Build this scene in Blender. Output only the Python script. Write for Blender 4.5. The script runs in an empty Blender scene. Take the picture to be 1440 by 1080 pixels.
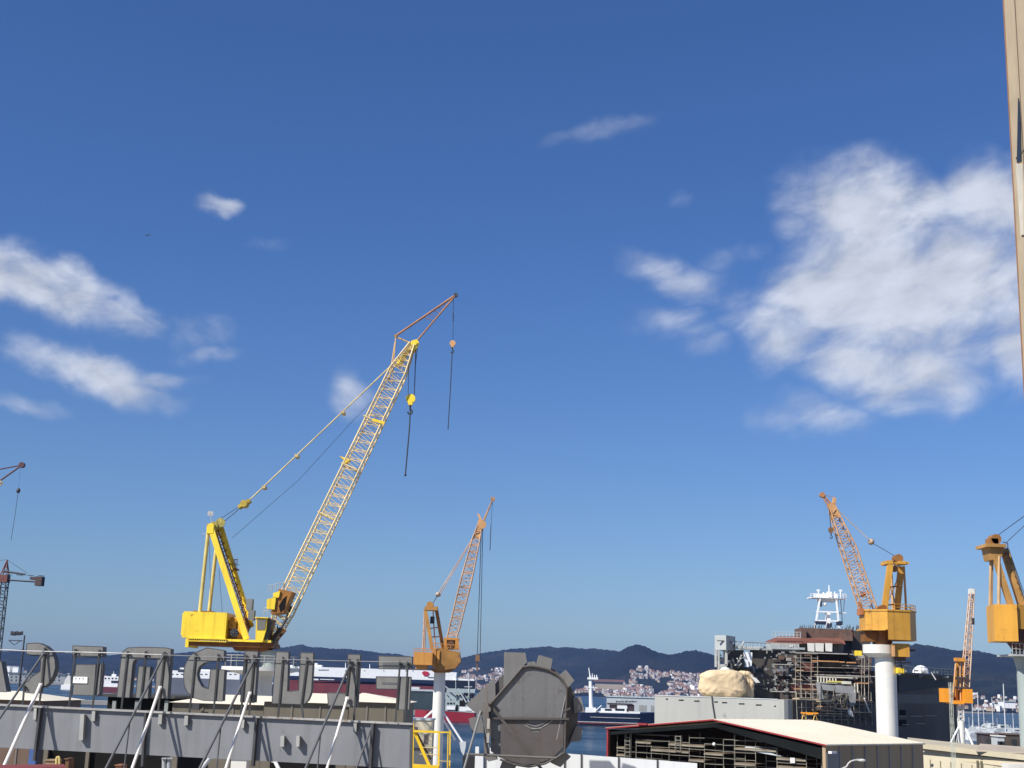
import bpy, bmesh, math, random
from mathutils import Vector, Matrix, noise as mn
R = math.radians
random.seed(7)
S = bpy.context.scene
C = S.collection

# ------------------------------------------------------------------ camera
F = 1900.0          # focal length in photo pixels (1440 wide)
H = 18.0            # eye height above the water
ROLL = R(1.8)
PITCH = math.atan(427 * math.cos(ROLL) / F)
CAM = Vector((0, 0, H))
_r0 = Vector((1, 0, 0)); _u0 = Vector((0, -math.sin(PITCH), math.cos(PITCH)))
FWD = Vector((0, math.cos(PITCH), math.sin(PITCH)))
RGT = _r0 * math.cos(ROLL) + _u0 * math.sin(ROLL)
UP = -_r0 * math.sin(ROLL) + _u0 * math.cos(ROLL)

def ray(px, py):
    return RGT * ((px - 720) / F) + UP * ((540 - py) / F) + FWD

def W(px, py, Y):
    d = ray(px, py)
    return CAM + d * (Y / d.y)

def at(px, Y, z):
    """point at depth Y and height z whose bearing is that of column px"""
    a, b = 300.0, 1300.0
    for _ in range(4):
        za, zb = W(px, a, Y).z, W(px, b, Y).z
        m = a + (z - za) * (b - a) / (zb - za)
        a, b = m - 5, m + 5
    return W(px, m, Y)

cd = bpy.data.cameras.new('camera'); cam = bpy.data.objects.new('camera', cd); C.objects.link(cam)
cd.sensor_fit = 'HORIZONTAL'; cd.sensor_width = 36.0; cd.lens = 36.0 * F / 1440
cd.clip_start = 0.1; cd.clip_end = 40000
mw = Matrix.Identity(4)
for i, v in enumerate((RGT, UP, -FWD)):
    for j in range(3): mw[j][i] = v[j]
mw.translation = CAM
cam.matrix_world = mw
S.camera = cam

# ------------------------------------------------------------------ materials
MATS = {}
def M(name, col, rough=.55, var=.18, scale=.6, rust=None, rust_amt=.0, streak=0.0, metal=0.0, bump=.0, spec=.4):
    if name in MATS: return MATS[name]
    m = bpy.data.materials.new(name); m.use_nodes = True
    nt = m.node_tree; N = nt.nodes; L = nt.links
    b = N['Principled BSDF']
    b.inputs['Roughness'].default_value = rough; b.inputs['Metallic'].default_value = metal
    b.inputs['Specular IOR Level'].default_value = spec
    tc = N.new('ShaderNodeTexCoord')
    n1 = N.new('ShaderNodeTexNoise'); n1.inputs['Scale'].default_value = scale; n1.inputs['Detail'].default_value = 6
    L.new(tc.outputs['Object'], n1.inputs['Vector'])
    mr = N.new('ShaderNodeMapRange'); mr.inputs[1].default_value = .3; mr.inputs[2].default_value = .7
    mr.inputs[3].default_value = 1 - var; mr.inputs[4].default_value = 1 + var
    L.new(n1.outputs['Fac'], mr.inputs[0])
    hsv = N.new('ShaderNodeHueSaturation'); hsv.inputs['Color'].default_value = (*col, 1)
    L.new(mr.outputs[0], hsv.inputs['Value'])
    out = hsv.outputs['Color']
    if streak > 0:
        mp = N.new('ShaderNodeMapping'); mp.inputs['Scale'].default_value = (2.2, 2.2, .12)
        L.new(tc.outputs['Object'], mp.inputs['Vector'])
        n2 = N.new('ShaderNodeTexNoise'); n2.inputs['Scale'].default_value = scale * 2.5; n2.inputs['Detail'].default_value = 4
        L.new(mp.outputs[0], n2.inputs['Vector'])
        m2 = N.new('ShaderNodeMapRange'); m2.inputs[1].default_value = .5; m2.inputs[2].default_value = .75
        m2.inputs[3].default_value = 0; m2.inputs[4].default_value = streak
        L.new(n2.outputs['Fac'], m2.inputs[0])
        mx = N.new('ShaderNodeMixRGB'); L.new(m2.outputs[0], mx.inputs[0]); L.new(out, mx.inputs[1])
        dk = rust if rust else tuple(c * .45 for c in col)
        mx.inputs[2].default_value = (*dk, 1); out = mx.outputs[0]
    if rust and rust_amt > 0:
        n3 = N.new('ShaderNodeTexNoise'); n3.inputs['Scale'].default_value = scale * 3.1; n3.inputs['Detail'].default_value = 8
        n3.inputs['Roughness'].default_value = .7
        L.new(tc.outputs['Object'], n3.inputs['Vector'])
        m3 = N.new('ShaderNodeMapRange'); m3.inputs[1].default_value = .64 - rust_amt * .25; m3.inputs[2].default_value = .74 - rust_amt * .25
        L.new(n3.outputs['Fac'], m3.inputs[0])
        mx = N.new('ShaderNodeMixRGB'); L.new(m3.outputs[0], mx.inputs[0]); L.new(out, mx.inputs[1])
        mx.inputs[2].default_value = (*rust, 1); out = mx.outputs[0]
    L.new(out, b.inputs['Base Color'])
    if bump > 0:
        nb = N.new('ShaderNodeTexNoise'); nb.inputs['Scale'].default_value = scale * 5; nb.inputs['Detail'].default_value = 6
        L.new(tc.outputs['Object'], nb.inputs['Vector'])
        bp = N.new('ShaderNodeBump'); bp.inputs['Strength'].default_value = bump; bp.inputs['Distance'].default_value = .1
        L.new(nb.outputs['Fac'], bp.inputs['Height']); L.new(bp.outputs[0], b.inputs['Normal'])
    MATS[name] = m
    return m

RUST = (.11, .045, .025)
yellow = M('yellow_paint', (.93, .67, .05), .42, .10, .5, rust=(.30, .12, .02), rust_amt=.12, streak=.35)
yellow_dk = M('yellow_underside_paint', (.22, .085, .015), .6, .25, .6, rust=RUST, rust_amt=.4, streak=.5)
yboom = M('boom_paint_pale_yellow', (.80, .62, .30), .5, .2, .5, rust=(.3, .15, .08), rust_amt=.25)
redjib = M('jib_paint_faded_red', (.36, .17, .08), .6, .25, .6, rust=(.4, .25, .08), rust_amt=.25)
orange = M('orange_paint', (.54, .25, .055), .45, .14, .4, rust=(.25, .10, .03), rust_amt=.2, streak=.45)
orange2 = M('ochre_paint', (.60, .31, .045), .45, .14, .4, rust=(.27, .11, .03), rust_amt=.22, streak=.5)
orange_hot = M('bright_orange_paint', (.80, .30, .02), .45, .1, .4, rust=(.3, .12, .03), rust_amt=.1)
salmon = M('boom_paint_faded_salmon', (.55, .34, .20), .55, .25, .4, rust=(.34, .14, .07), rust_amt=.35)
orboom = M('boom_paint_faded_orange', (.60, .33, .14), .55, .2, .4, rust=(.35, .15, .06), rust_amt=.3)
white = M('white_paint', (.72, .70, .64), .45, .07, .4, rust=(.45, .36, .26), rust_amt=.05, streak=.25)
white_clean = M('white_gloss_paint', (.86, .86, .84), .4, .04, .3)
steel = M('dark_steel', (.055, .055, .06), .6, .3, 1.2)
rope = M('wire_rope', (.035, .037, .045), .7, .2, 1)
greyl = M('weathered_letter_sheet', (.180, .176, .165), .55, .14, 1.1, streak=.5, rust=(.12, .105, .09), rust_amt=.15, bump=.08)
greyd = M('shaded_letter_side', (.06, .065, .075), .55, .12, 1.1)  # shade of the letter sides put into a darker colour
fasc = M('grey_girder_paint', (.198, .203, .213), .5, .11, .7, streak=.45, rust=(.14, .135, .13), rust_amt=.12, bump=.05)
fascd = M('girder_shade_and_seam_grey', (.07, .07, .075), .6, .2, .9)  # stiffener shade put into the colour; end plate and seams share it
galv = M('galvanised_pipe', (.46, .46, .45), .45, .2, 2.0, rust=(.22, .14, .1), rust_amt=.3)
cream = M('cream_roof_sheet', (.80, .73, .57), .6, .06, .25, streak=.12)
olive = M('olive_wall_cladding', (.155, .135, .10), .65, .12, .4, streak=.4)
brownwall = M('brown_wall_cladding', (.17, .11, .075), .65, .12, .4, streak=.4)
taupe = M('taupe_wall_cladding', (.36, .265, .16), .6, .1, .3, streak=.3)
black = M('black_interior', (.014, .013, .012), .9, .3, .5, spec=.08)
redtrim = M('red_trim_paint', (.27, .03, .032), .5, .1, .6)
scaf = M('scaffold_tube', (.34, .30, .24), .5, .3, 1.0, rust=(.3, .13, .06), rust_amt=.3)
plank = M('scaffold_plank', (.46, .36, .22), .75, .3, .9)
plank_or = M('orange_scaffold_plank', (.55, .27, .11), .7, .25, .9)
shipgrey = M('naval_grey_paint', (.38, .38, .345), .5, .06, .12, streak=.25, rust=(.2, .2, .19), rust_amt=.06)
shipdark = M('shaded_naval_grey', (.125, .112, .098), .75, .2, .12, streak=.35, rust=(.12, .06, .04), rust_amt=.1, spec=.15)  # darker copy of the naval grey, standing in for the hull's shaded side
primer = M('red_brown_primer', (.15, .088, .065), .7, .25, .3, rust=(.07, .05, .045), rust_amt=.35, streak=.3)
darkprimer = M('dark_brown_primer', (.078, .063, .054), .75, .35, .25, rust=(.12, .05, .03), rust_amt=.25)
tarp = M('tan_tarpaulin', (.68, .52, .32), .8, .16, .35, bump=.5)
navy = M('navy_hull_paint', (.012, .018, .048), .35, .12, .1)
redhull = M('red_hull_paint', (.17, .03, .03), .5, .15, .1)
wgrey = M('pale_grey_cladding', (.50, .53, .53), .6, .08, .1, streak=.2)
glass = M('dark_glass', (.03, .035, .04), .12, .1, .5)
glass_gr = M('grey_cab_glass', (.20, .19, .17), .15, .15, .9)
concrete = M('quay_concrete', (.27, .26, .24), .85, .2, .08, bump=.2)
creamw = M('cream_render', (.58, .52, .38), .7, .1, .3, streak=.25)
beige = M('beige_facade_render', (.43, .34, .225), .75, .1, .5, streak=.2, bump=.1)
trimbrown = M('red_brown_trim', (.27, .15, .09), .6, .15, 1)
greencol = M('grey_green_column_paint', (.33, .38, .36), .5, .1, .4, streak=.3)
lightblue = M('white_hoarding_sheet', (.74, .77, .79), .5, .05, .6, streak=.15)
bluep = M('blue_paint', (.06, .12, .30), .6, .15, .8)
redroof = M('terracotta_roof', (.20, .105, .08), .8, .2, .02)
housew = M('house_render_white', (.50, .48, .46), .8, .2, .01)
houseg = M('house_render_ochre', (.42, .34, .25), .8, .2, .01)

# ------------------------------------------------------------------ mesh builder
class MB:
    def __init__(s): s.v = []; s.f = []; s.sm = []; s.mi = []; s.cur = 0; s.pc = []; s.n = 0; s.lock = False
    def _new(s):
        if not s.lock: s.n += 1
    def add(s, vs, fs, smooth=False):
        o = len(s.v); s.v += [Vector(v) for v in vs]
        for f in fs: s.f.append([o + i for i in f]); s.sm.append(smooth); s.mi.append(s.cur); s.pc.append(s.n)
    def tube(s, a, b, r, n=6, r2=None, caps=True):
        s._new(); a = Vector(a); b = Vector(b); d = b - a
        if d.length < 1e-6: return s
        d.normalize(); q = Vector((0, 0, 1)) if abs(d.z) < .95 else Vector((1, 0, 0))
        x = d.cross(q).normalized(); y = d.cross(x); r2 = r if r2 is None else r2
        ring = [(x * math.cos(2 * math.pi * i / n) + y * math.sin(2 * math.pi * i / n)) for i in range(n)]
        A = [a + k * r for k in ring]; B = [b + k * r2 for k in ring]
        s.add(A + B, [(i, (i + 1) % n, n + (i + 1) % n, n + i) for i in range(n)], True)
        if caps:
            s.add(A, [tuple(range(n))]); s.add(B, [tuple(range(n))])
        return s
    def path(s, pts, r, n=6):
        s._new(); s.lock = True
        for a, b in zip(pts, pts[1:]): s.tube(a, b, r, n)
        s.lock = False; return s
    def box(s, c, d, rz=0):
        c = Vector(c); m = Matrix.Rotation(rz, 3, 'Z'); hx, hy, hz = d[0] / 2, d[1] / 2, d[2] / 2
        vs = [c + m @ Vector((sx * hx, sy * hy, sz * hz)) for sz in (-1, 1) for sx, sy in ((-1, -1), (1, -1), (1, 1), (-1, 1))]
        s.hexa(vs); return s
    def hexa(s, vs):
        s._new(); s.add(vs, [(0, 1, 2, 3), (4, 5, 6, 7), (0, 1, 5, 4), (1, 2, 6, 5), (2, 3, 7, 6), (3, 0, 4, 7)]); return s
    def prism(s, pts, vec):
        s._new(); n = len(pts); vec = Vector(vec); pts = [Vector(p) for p in pts]
        s.add(pts + [p + vec for p in pts], [tuple(range(n)), tuple(range(n, 2 * n))] + [(i, (i + 1) % n, n + (i + 1) % n, n + i) for i in range(n)])
        return s
    def poly(s, pix, Y, d):
        return s.prism([W(x, y, Y) for x, y in pix], (0, d, 0))
    def vb(s, x0, y0, x1, y1, Y, d):
        xm, ym = (x0 + x1) / 2, (y0 + y1) / 2
        X0, X1 = W(x0, ym, Y).x, W(x1, ym, Y).x; Z0, Z1 = W(xm, y1, Y).z, W(xm, y0, Y).z
        return s.box(((X0 + X1) / 2, Y + d / 2, (Z0 + Z1) / 2), (abs(X1 - X0), d, abs(Z1 - Z0)))
    def bar(s, a, b, w, h=None):
        """rectangular bar between two points, w across, h along depth"""
        h = w if h is None else h
        a = Vector(a); b = Vector(b); d = (b - a).normalized()
        y = Vector((0, 1, 0)) if abs(d.y) < .9 else Vector((1, 0, 0))
        x = d.cross(y).normalized(); y = x.cross(d).normalized()
        q = [x * (i * w / 2) + y * (j * h / 2) for i, j in ((-1, -1), (1, -1), (1, 1), (-1, 1))]
        return s.hexa([a + k for k in q] + [b + k for k in q])
    def pbar(s, p, q, w, Y, h=None, Y2=None):
        return s.bar(W(p[0], p[1], Y), W(q[0], q[1], Y if Y2 is None else Y2), w, h)
    def ptube(s, p, q, r, Y, Y2=None, n=6):
        return s.tube(W(p[0], p[1], Y), W(q[0], q[1], Y if Y2 is None else Y2), r, n)
    def disc(s, c, r, t, n=20):
        c = Vector(c); return s.tube(c - Vector((0, t / 2, 0)), c + Vector((0, t / 2, 0)), r, n)
    def ball(s, c, r, n=12, sq=(1, 1, 1)):
        s._new(); c = Vector(c); rows = n // 2; vs = []; fs = []
        for i in range(rows + 1):
            t = math.pi * i / rows
            for j in range(n):
                a = 2 * math.pi * j / n
                vs.append(c + Vector((r * sq[0] * math.sin(t) * math.cos(a), r * sq[1] * math.sin(t) * math.sin(a), r * sq[2] * math.cos(t))))
        for i in range(rows):
            for j in range(n):
                fs.append((i * n + j, i * n + (j + 1) % n, (i + 1) * n + (j + 1) % n, (i + 1) * n + j))
        s.add(vs, fs, True); return s
    def mesh(s, name, mats, off=Vector((0, 0, 0)), recalc=True):
        me = bpy.data.meshes.new(name)
        me.from_pydata([v - off for v in s.v], [], s.f)
        for p, k, mi in zip(me.polygons, s.sm, s.mi): p.use_smooth = k; p.material_index = mi
        if not isinstance(mats, (list, tuple)): mats = [mats]
        for m in mats: me.materials.append(m)
        if recalc:
            bm = bmesh.new(); bm.from_mesh(me); bmesh.ops.recalc_face_normals(bm, faces=bm.faces); bm.to_mesh(me); bm.free()
        me.update(); return me

SPLIT = set('window window_cover shaded_window opening hull_opening side_opening hydraulic_hose handrail hoist_rope luffing_rope lifeboat door back_stay pedestal_brace tripod_leg port_opening hull_stripe electrical_cabinet winch_cover pendant_bar grey_plate fitting equipment steel_panel white_canister downpipe loose_rod pale_plate stair_tread prop cable plank orange_plank opening_sill dark_opening white_flap fitting roof_hatch column_platform service_platform window_frame lower_basket junction_box opening tie_rope red_primer_wall white_cover loose_gear window_row hull_stripe'.split())
def split_mb(mb):
    out = []
    for pid in sorted(set(mb.pc)):
        m = MB(); idx = {}
        for f, sm, mi, pc in zip(mb.f, mb.sm, mb.mi, mb.pc):
            if pc != pid: continue
            g = []
            for i in f:
                if i not in idx: idx[i] = len(m.v); m.v.append(mb.v[i])
                g.append(idx[i])
            m.f.append(g); m.sm.append(sm); m.mi.append(mi); m.pc.append(0)
        out.append(m)
    return out
def props(o, label, cat, group=None, kind=None):
    if label: o['label'] = label
    if cat: o['category'] = cat
    if group: o['group'] = group
    if kind: o['kind'] = kind

class Thing:
    def __init__(s, name, label, cat, base, group=None):
        s.base = Vector(base); s.o = bpy.data.objects.new(name, None); C.objects.link(s.o)
        s.o.location = s.base; s.o.empty_display_size = .5; props(s.o, label, cat, group)
    def part(s, name, mb, mat, parent=None, label=None):
        if name in SPLIT and 1 < len(set(mb.pc)) <= 100:
            for m in split_mb(mb):
                o = bpy.data.objects.new(name, m.mesh(name, mat, s.base)); C.objects.link(o); o.parent = parent or s.o
            return o
        o = bpy.data.objects.new(name, mb.mesh(name, mat, s.base)); C.objects.link(o)
        o.parent = parent or s.o
        if label: o['label'] = label
        return o

def solo(name, mb, mat, label, cat, group=None, base=None, kind=None):
    if base is None:
        lo = min(v.z for v in mb.v); n = len(mb.v)
        base = Vector((sum(v.x for v in mb.v) / n, sum(v.y for v in mb.v) / n, lo))
    o = bpy.data.objects.new(name, mb.mesh(name, mat, Vector(base))); C.objects.link(o); o.location = base
    props(o, label, cat, group, kind); return o

def structure(name, mb, mat, kind='structure'):
    o = bpy.data.objects.new(name, mb.mesh(name, mat)); C.objects.link(o); o['kind'] = kind; return o

YV = Vector((0, 1, 0))
def section(p, axis, w, d):
    """four corners round p, w across (in the picture plane), d in depth"""
    u = axis.cross(YV).normalized()
    return [p - u * w / 2 - YV * d / 2, p + u * w / 2 - YV * d / 2, p + u * w / 2 + YV * d / 2, p - u * w / 2 + YV * d / 2]

def lattice(ch, lc, A, B, n, rc, rl):
    for i in range(4): ch.tube(A[i], B[i], rc, 6)
    for i in range(4):
        j = (i + 1) % 4
        for k in range(n):
            a = A[i].lerp(B[i], k / n); b = A[j].lerp(B[j], (k + .5) / n); c = A[i].lerp(B[i], (k + 1) / n)
            lc.tube(a, b, rl, 4); lc.tube(b, c, rl, 4)
            if k: lc.tube(a, A[j].lerp(B[j], k / n), rl, 4)

def boom(pix, Y, widths, depths, ns, rc, rl):
    """lattice boom through pixel points with given section widths (m)"""
    ch, lc = MB(), MB(); P = [W(x, y, Y) for x, y in pix]
    ax = (P[-1] - P[0]).normalized()
    secs = [section(p, ax, w, d) for p, w, d in zip(P, widths, depths)]
    for A, B, n in zip(secs, secs[1:], ns): lattice(ch, lc, A, B, n, rc, rl)
    return ch, lc, secs

# ------------------------------------------------------------------ world and sun
AZ, EL = R(52), R(42)      # sun: degrees left of straight behind the camera, elevation
tosun = Vector((-math.sin(AZ) * math.cos(EL), -math.cos(AZ) * math.cos(EL), math.sin(EL)))
sl = bpy.data.lights.new('sun', 'SUN'); sl.energy = 4.5; sl.angle = R(.53); sl.color = (1, .95, .87)
so = bpy.data.objects.new('sun', sl); C.objects.link(so)
so.rotation_euler = tosun.to_track_quat('Z', 'Y').to_euler(); so.location = (0, 0, 80)

def build_world():
    w = bpy.data.worlds.new('World'); S.world = w; w.use_nodes = True
    nt = w.node_tree; N = nt.nodes; L = nt.links
    bg = N['Background']; bg.inputs['Strength'].default_value = SKY
    sky = N.new('ShaderNodeTexSky'); sky.sky_type = 'NISHITA'; sky.sun_disc = False
    sky.sun_elevation = EL; sky.sun_rotation = math.atan2(tosun.x, tosun.y)
    sky.altitude = 0; sky.air_density = 1.0; sky.dust_density = DUST; sky.ozone_density = OZONE
    tc = N.new('ShaderNodeTexCoord'); sep = N.new('ShaderNodeSeparateXYZ'); L.new(tc.outputs['Generated'], sep.inputs[0])
    def math_(op, a, b=None, c=None):
        m = N.new('ShaderNodeMath'); m.operation = op
        for i, k in enumerate((a, b, c)):
            if k is None: continue
            if isinstance(k, (int, float)): m.inputs[i].default_value = k
            else: L.new(k, m.inputs[i])
        return m.outputs[0]
    ys = math_('MAXIMUM', sep.outputs[1], .02)
    cmb = N.new('ShaderNodeCombineXYZ'); L.new(math_('DIVIDE', sep.outputs[0], ys), cmb.inputs[0]); L.new(math_('DIVIDE', sep.outputs[2], ys), cmb.inputs[1])
    uv = cmb.outputs[0]
    # domain warp so the cloud outlines are uneven
    nw = N.new('ShaderNodeTexNoise'); nw.inputs['Scale'].default_value = 16; nw.inputs['Detail'].default_value = 5
    L.new(uv, nw.inputs['Vector'])
    vs = N.new('ShaderNodeVectorMath'); vs.operation = 'SUBTRACT'; L.new(nw.outputs['Color'], vs.inputs[0]); vs.inputs[1].default_value = (.5, .5, .5)
    vm = N.new('ShaderNodeVectorMath'); vm.operation = 'MULTIPLY_ADD'; L.new(vs.outputs[0], vm.inputs[0]); vm.inputs[1].default_value = (.06, .045, 0); L.new(uv, vm.inputs[2])
    wuv = vm.outputs[0]
    tot = None
    for (cx, cy, rx, ry, rot, st) in CLOUDS:
        d = ray(cx, cy); u, v = d.x / d.y, d.z / d.y
        mp = N.new('ShaderNodeMapping'); mp.vector_type = 'TEXTURE'
        mp.inputs['Location'].default_value = (u, v, 0); mp.inputs['Rotation'].default_value = (0, 0, -R(rot)); mp.inputs['Scale'].default_value = (rx / F, ry / F, 1)
        L.new(wuv, mp.inputs['Vector'])
        ln = N.new('ShaderNodeVectorMath'); ln.operation = 'LENGTH'; L.new(mp.outputs[0], ln.inputs[0])
        mr = N.new('ShaderNodeMapRange'); mr.interpolation_type = 'SMOOTHSTEP'
        mr.inputs[1].default_value = 1.35; mr.inputs[2].default_value = .15; mr.inputs[3].default_value = 0; mr.inputs[4].default_value = st
        L.new(ln.outputs['Value'], mr.inputs[0])
        tot = mr.outputs[0] if tot is None else math_('MAXIMUM', tot, mr.outputs[0])
    def streaks(rot, off, detail):
        mp = N.new('ShaderNodeMapping'); mp.inputs['Rotation'].default_value = (0, 0, R(rot)); mp.inputs['Location'].default_value = (off[0], off[1], 0); L.new(uv, mp.inputs['Vector'])
        m2 = N.new('ShaderNodeMapping'); m2.inputs['Scale'].default_value = (1, 1.9, 1); L.new(mp.outputs[0], m2.inputs['Vector'])
        n = N.new('ShaderNodeTexNoise'); n.inputs['Scale'].default_value = 15; n.inputs['Detail'].default_value = detail; n.inputs['Roughness'].default_value = .56; n.inputs['Distortion'].default_value = .35
        L.new(m2.outputs[0], n.inputs['Vector']); return n.outputs['Fac']
    side = N.new('ShaderNodeMapRange'); side.inputs[1].default_value = -.08; side.inputs[2].default_value = .06; L.new(sep.outputs[0], side.inputs[0])
    def both(off, detail):
        a, b = streaks(14, off, detail), streaks(-22, off, detail)
        return math_('ADD', a, math_('MULTIPLY', math_('SUBTRACT', b, a), side.outputs[0]))
    nA = both((0, 0), 10)
    dens = math_('MULTIPLY_ADD', math_('SUBTRACT', nA, .5), math_('MULTIPLY', math_('POWER', tot, .5), 1.9), math_('SUBTRACT', tot, .12))
    mr = N.new('ShaderNodeMapRange'); mr.interpolation_type = 'SMOOTHSTEP'; mr.inputs[1].default_value = -.06; mr.inputs[2].default_value = .95; mr.inputs[4].default_value = .97
    L.new(dens, mr.inputs[0])
    fac = math_('MULTIPLY', mr.outputs[0], math_('GREATER_THAN', sep.outputs[1], .05))
    # brightness: sun-facing top left brighter, thick undersides greyer
    nB = both((.010, -.016), 5)
    sh = math_('SUBTRACT', nA, nB)
    br = N.new('ShaderNodeMapRange'); br.inputs[1].default_value = -.16; br.inputs[2].default_value = .16; br.inputs[3].default_value = .53; br.inputs[4].default_value = .66
    L.new(sh, br.inputs[0])
    cc = N.new('ShaderNodeMixRGB'); cc.blend_type = 'MULTIPLY'; cc.inputs[0].default_value = 1
    k = CLOUDB / SKY
    cc.inputs[1].default_value = (k * .93, k, k * 1.17, 1); L.new(br.outputs[0], cc.inputs[2])
    tint = N.new('ShaderNodeMixRGB'); tint.blend_type = 'MULTIPLY'; tint.inputs[0].default_value = 1
    low = N.new('ShaderNodeMapRange'); low.inputs[1].default_value = .08; low.inputs[2].default_value = .30; L.new(sep.outputs[2], low.inputs[0])
    tm = N.new('ShaderNodeMixRGB'); L.new(low.outputs[0], tm.inputs[0]); tm.inputs[1].default_value = (.455, .595, .845, 1); tm.inputs[2].default_value = (*SKYTINT, 1)
    L.new(tm.outputs[0], tint.inputs[2]); L.new(sky.outputs[0], tint.inputs[1])
    mx = N.new('ShaderNodeMixRGB'); L.new(fac, mx.inputs[0]); L.new(tint.outputs[0], mx.inputs[1]); L.new(cc.outputs[0], mx.inputs[2])
    L.new(mx.outputs[0], bg.inputs['Color'])

SKY = .092; DUST = .6; OZONE = 2.0; CLOUDB = .80; SKYTINT = (.36, .555, .885)
CLOUDS = [  # px, py, rx, ry, rotation, strength
    (1250, 300, 165, 88, 10, 1.0), (1345, 390, 140, 150, 0, 1.0), (1190, 420, 140, 95, 0, 1.0), (1250, 520, 140, 72, 10, 1.0), (1260, 410, 195, 155, 0, 1.1),
    (1115, 470, 80, 70, 0, .85), (1400, 290, 110, 80, 0, .95), (1130, 300, 80, 45, -30, .5), (1450, 450, 90, 140, 0, .85), (1170, 270, 60, 45, 0, .7),
    (960, 392, 95, 38, 12, .64), (955, 450, 80, 30, 0, .40), (1140, 585, 110, 36, 5, .47), (1035, 360, 60, 30, -20, .32), (985, 470, 65, 24, -10, .40), (1050, 430, 60, 40, 0, .34),
    (65, 402, 160, 44, 18, 1.0), (-20, 383, 95, 50, 15, 1.0), (165, 436, 90, 26, 15, .75), (150, 524, 125, 40, 14, .95), (70, 497, 80, 30, 5, .55), (230, 525, 60, 20, 5, .62),
    (285, 460, 60, 30, 10, .38), (305, 492, 60, 18, 0, .38), (30, 567, 90, 20, 0, .40),
    (300, 291, 40, 17, 0, .58), (500, 548, 46, 36, 5, .62), (840, 186, 95, 22, -18, .28), (785, 203, 40, 18, -18, .27), (960, 280, 40, 22, -20, .28), (390, 352, 48, 24, 0, .28),
]
build_world()
vs_ = S.view_settings
vs_.view_transform = 'Standard'; vs_.look = 'None'; vs_.exposure = 0.45; vs_.gamma = 1; vs_.use_curve_mapping = False

# ------------------------------------------------------------------ water, quay, hills, haze
def water():
    mb = MB(); mb.add([(-6900, -500, 0), (6900, -500, 0), (6900, 8300, 0), (-6900, 8300, 0)], [(0, 1, 2, 3)])
    m = bpy.data.materials.new('harbour_water'); m.use_nodes = True; nt = m.node_tree; N = nt.nodes; L = nt.links
    b = N['Principled BSDF']; b.inputs['Base Color'].default_value = (.006, .022, .040, 1); b.inputs['Roughness'].default_value = .22; b.inputs['IOR'].default_value = 1.33; b.inputs['Specular IOR Level'].default_value = .13
    tc = N.new('ShaderNodeTexCoord'); mp = N.new('ShaderNodeMapping'); mp.inputs['Scale'].default_value = (.5, 1, 1); L.new(tc.outputs['Object'], mp.inputs[0])
    n1 = N.new('ShaderNodeTexNoise'); n1.inputs['Scale'].default_value = .35; n1.inputs['Detail'].default_value = 6; L.new(mp.outputs[0], n1.inputs['Vector'])
    n2 = N.new('ShaderNodeTexNoise'); n2.inputs['Scale'].default_value = .012; n2.inputs['Detail'].default_value = 4; L.new(mp.outputs[0], n2.inputs['Vector'])
    bp = N.new('ShaderNodeBump'); bp.inputs['Strength'].default_value = .9; bp.inputs['Distance'].default_value = .9
    L.new(n1.outputs['Fac'], bp.inputs['Height']); L.new(bp.outputs[0], b.inputs['Normal'])
    mr = N.new('ShaderNodeMapRange'); mr.inputs[1].default_value = .35; mr.inputs[2].default_value = .65; mr.inputs[3].default_value = .16; mr.inputs[4].default_value = .34
    L.new(n2.outputs['Fac'], mr.inputs[0]); L.new(mr.outputs[0], b.inputs['Roughness'])
    structure('water', mb, m)
water()
q = MB()
q.box((0, 92.5, 1.5), (420, 245, 3.0))
structure('quay', q, concrete)
q = MB(); q.box((-420, 860, 1.2), (900, 20, 2.4)); q.box((175, 1100, 1.0), (250, 16, 2.0)); q.box((560, 2300, 1.2), (500, 24, 2.4))
structure('breakwater', q, concrete)

def lerp_tab(tab, x):
    if x <= tab[0][0]: return tab[0][1]
    for (a, ya), (b, yb) in zip(tab, tab[1:]):
        if x <= b:
            t = (x - a) / (b - a); return ya + (yb - ya) * t
    return tab[-1][1]
def hz(px): return 967 + (px - 720) * math.tan(ROLL)
def bearing(px):
    p = W(px, hz(px), 1000); return p.x / 1000

class Hill:
    def __init__(s, ridge, shore, depth, seed, amp): s.ridge, s.shore, s.depth, s.seed, s.amp = ridge, shore, depth, seed, amp
    def pos(s, px, t):
        ys = lerp_tab(s.shore, px); yr = ys + s.depth; Y = ys + s.depth * t
        zr = W(px, lerp_tab(s.ridge, px), yr).z
        X = bearing(px) * Y
        if t <= 1: z = 1.5 + (zr - 1.5) * (.25 * t + .75 * t ** 1.6)
        else: z = zr * max(0, 1 - (t - 1) * 1.4)
        e = math.sin(math.pi * min(t, 1.0))
        z += (mn.fractal(Vector((X / 420, Y / 420, s.seed)), 1.0, 2.0, 5) * .16) * zr * e * s.amp
        z += mn.noise(Vector((X / 60, Y / 60, s.seed + 5))) * 4 * min(1, t * 3)
        return Vector((X, Y, z))
    def build(s, name, x0, x1, step, mat):
        mb = MB(); cols = int((x1 - x0) / step) + 1; ts = [i / 30 for i in range(31)] + [1.05, 1.15, 1.3, 1.5]
        vs = []
        for i in range(cols):
            px = x0 + i * step
            for t in ts:
                p = s.pos(px, t)
                if .05 < t < 1.1: p.z += (random.uniform(0, 1.5) if t < .93 else random.uniform(0, 4.0))
                vs.append(p)
        n = len(ts)
        fs = [(i * n + k, (i + 1) * n + k, (i + 1) * n + k + 1, i * n + k + 1) for i in range(cols - 1) for k in range(n - 1)]
        mb.add(vs, fs); structure(name, mb, mat)

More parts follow.
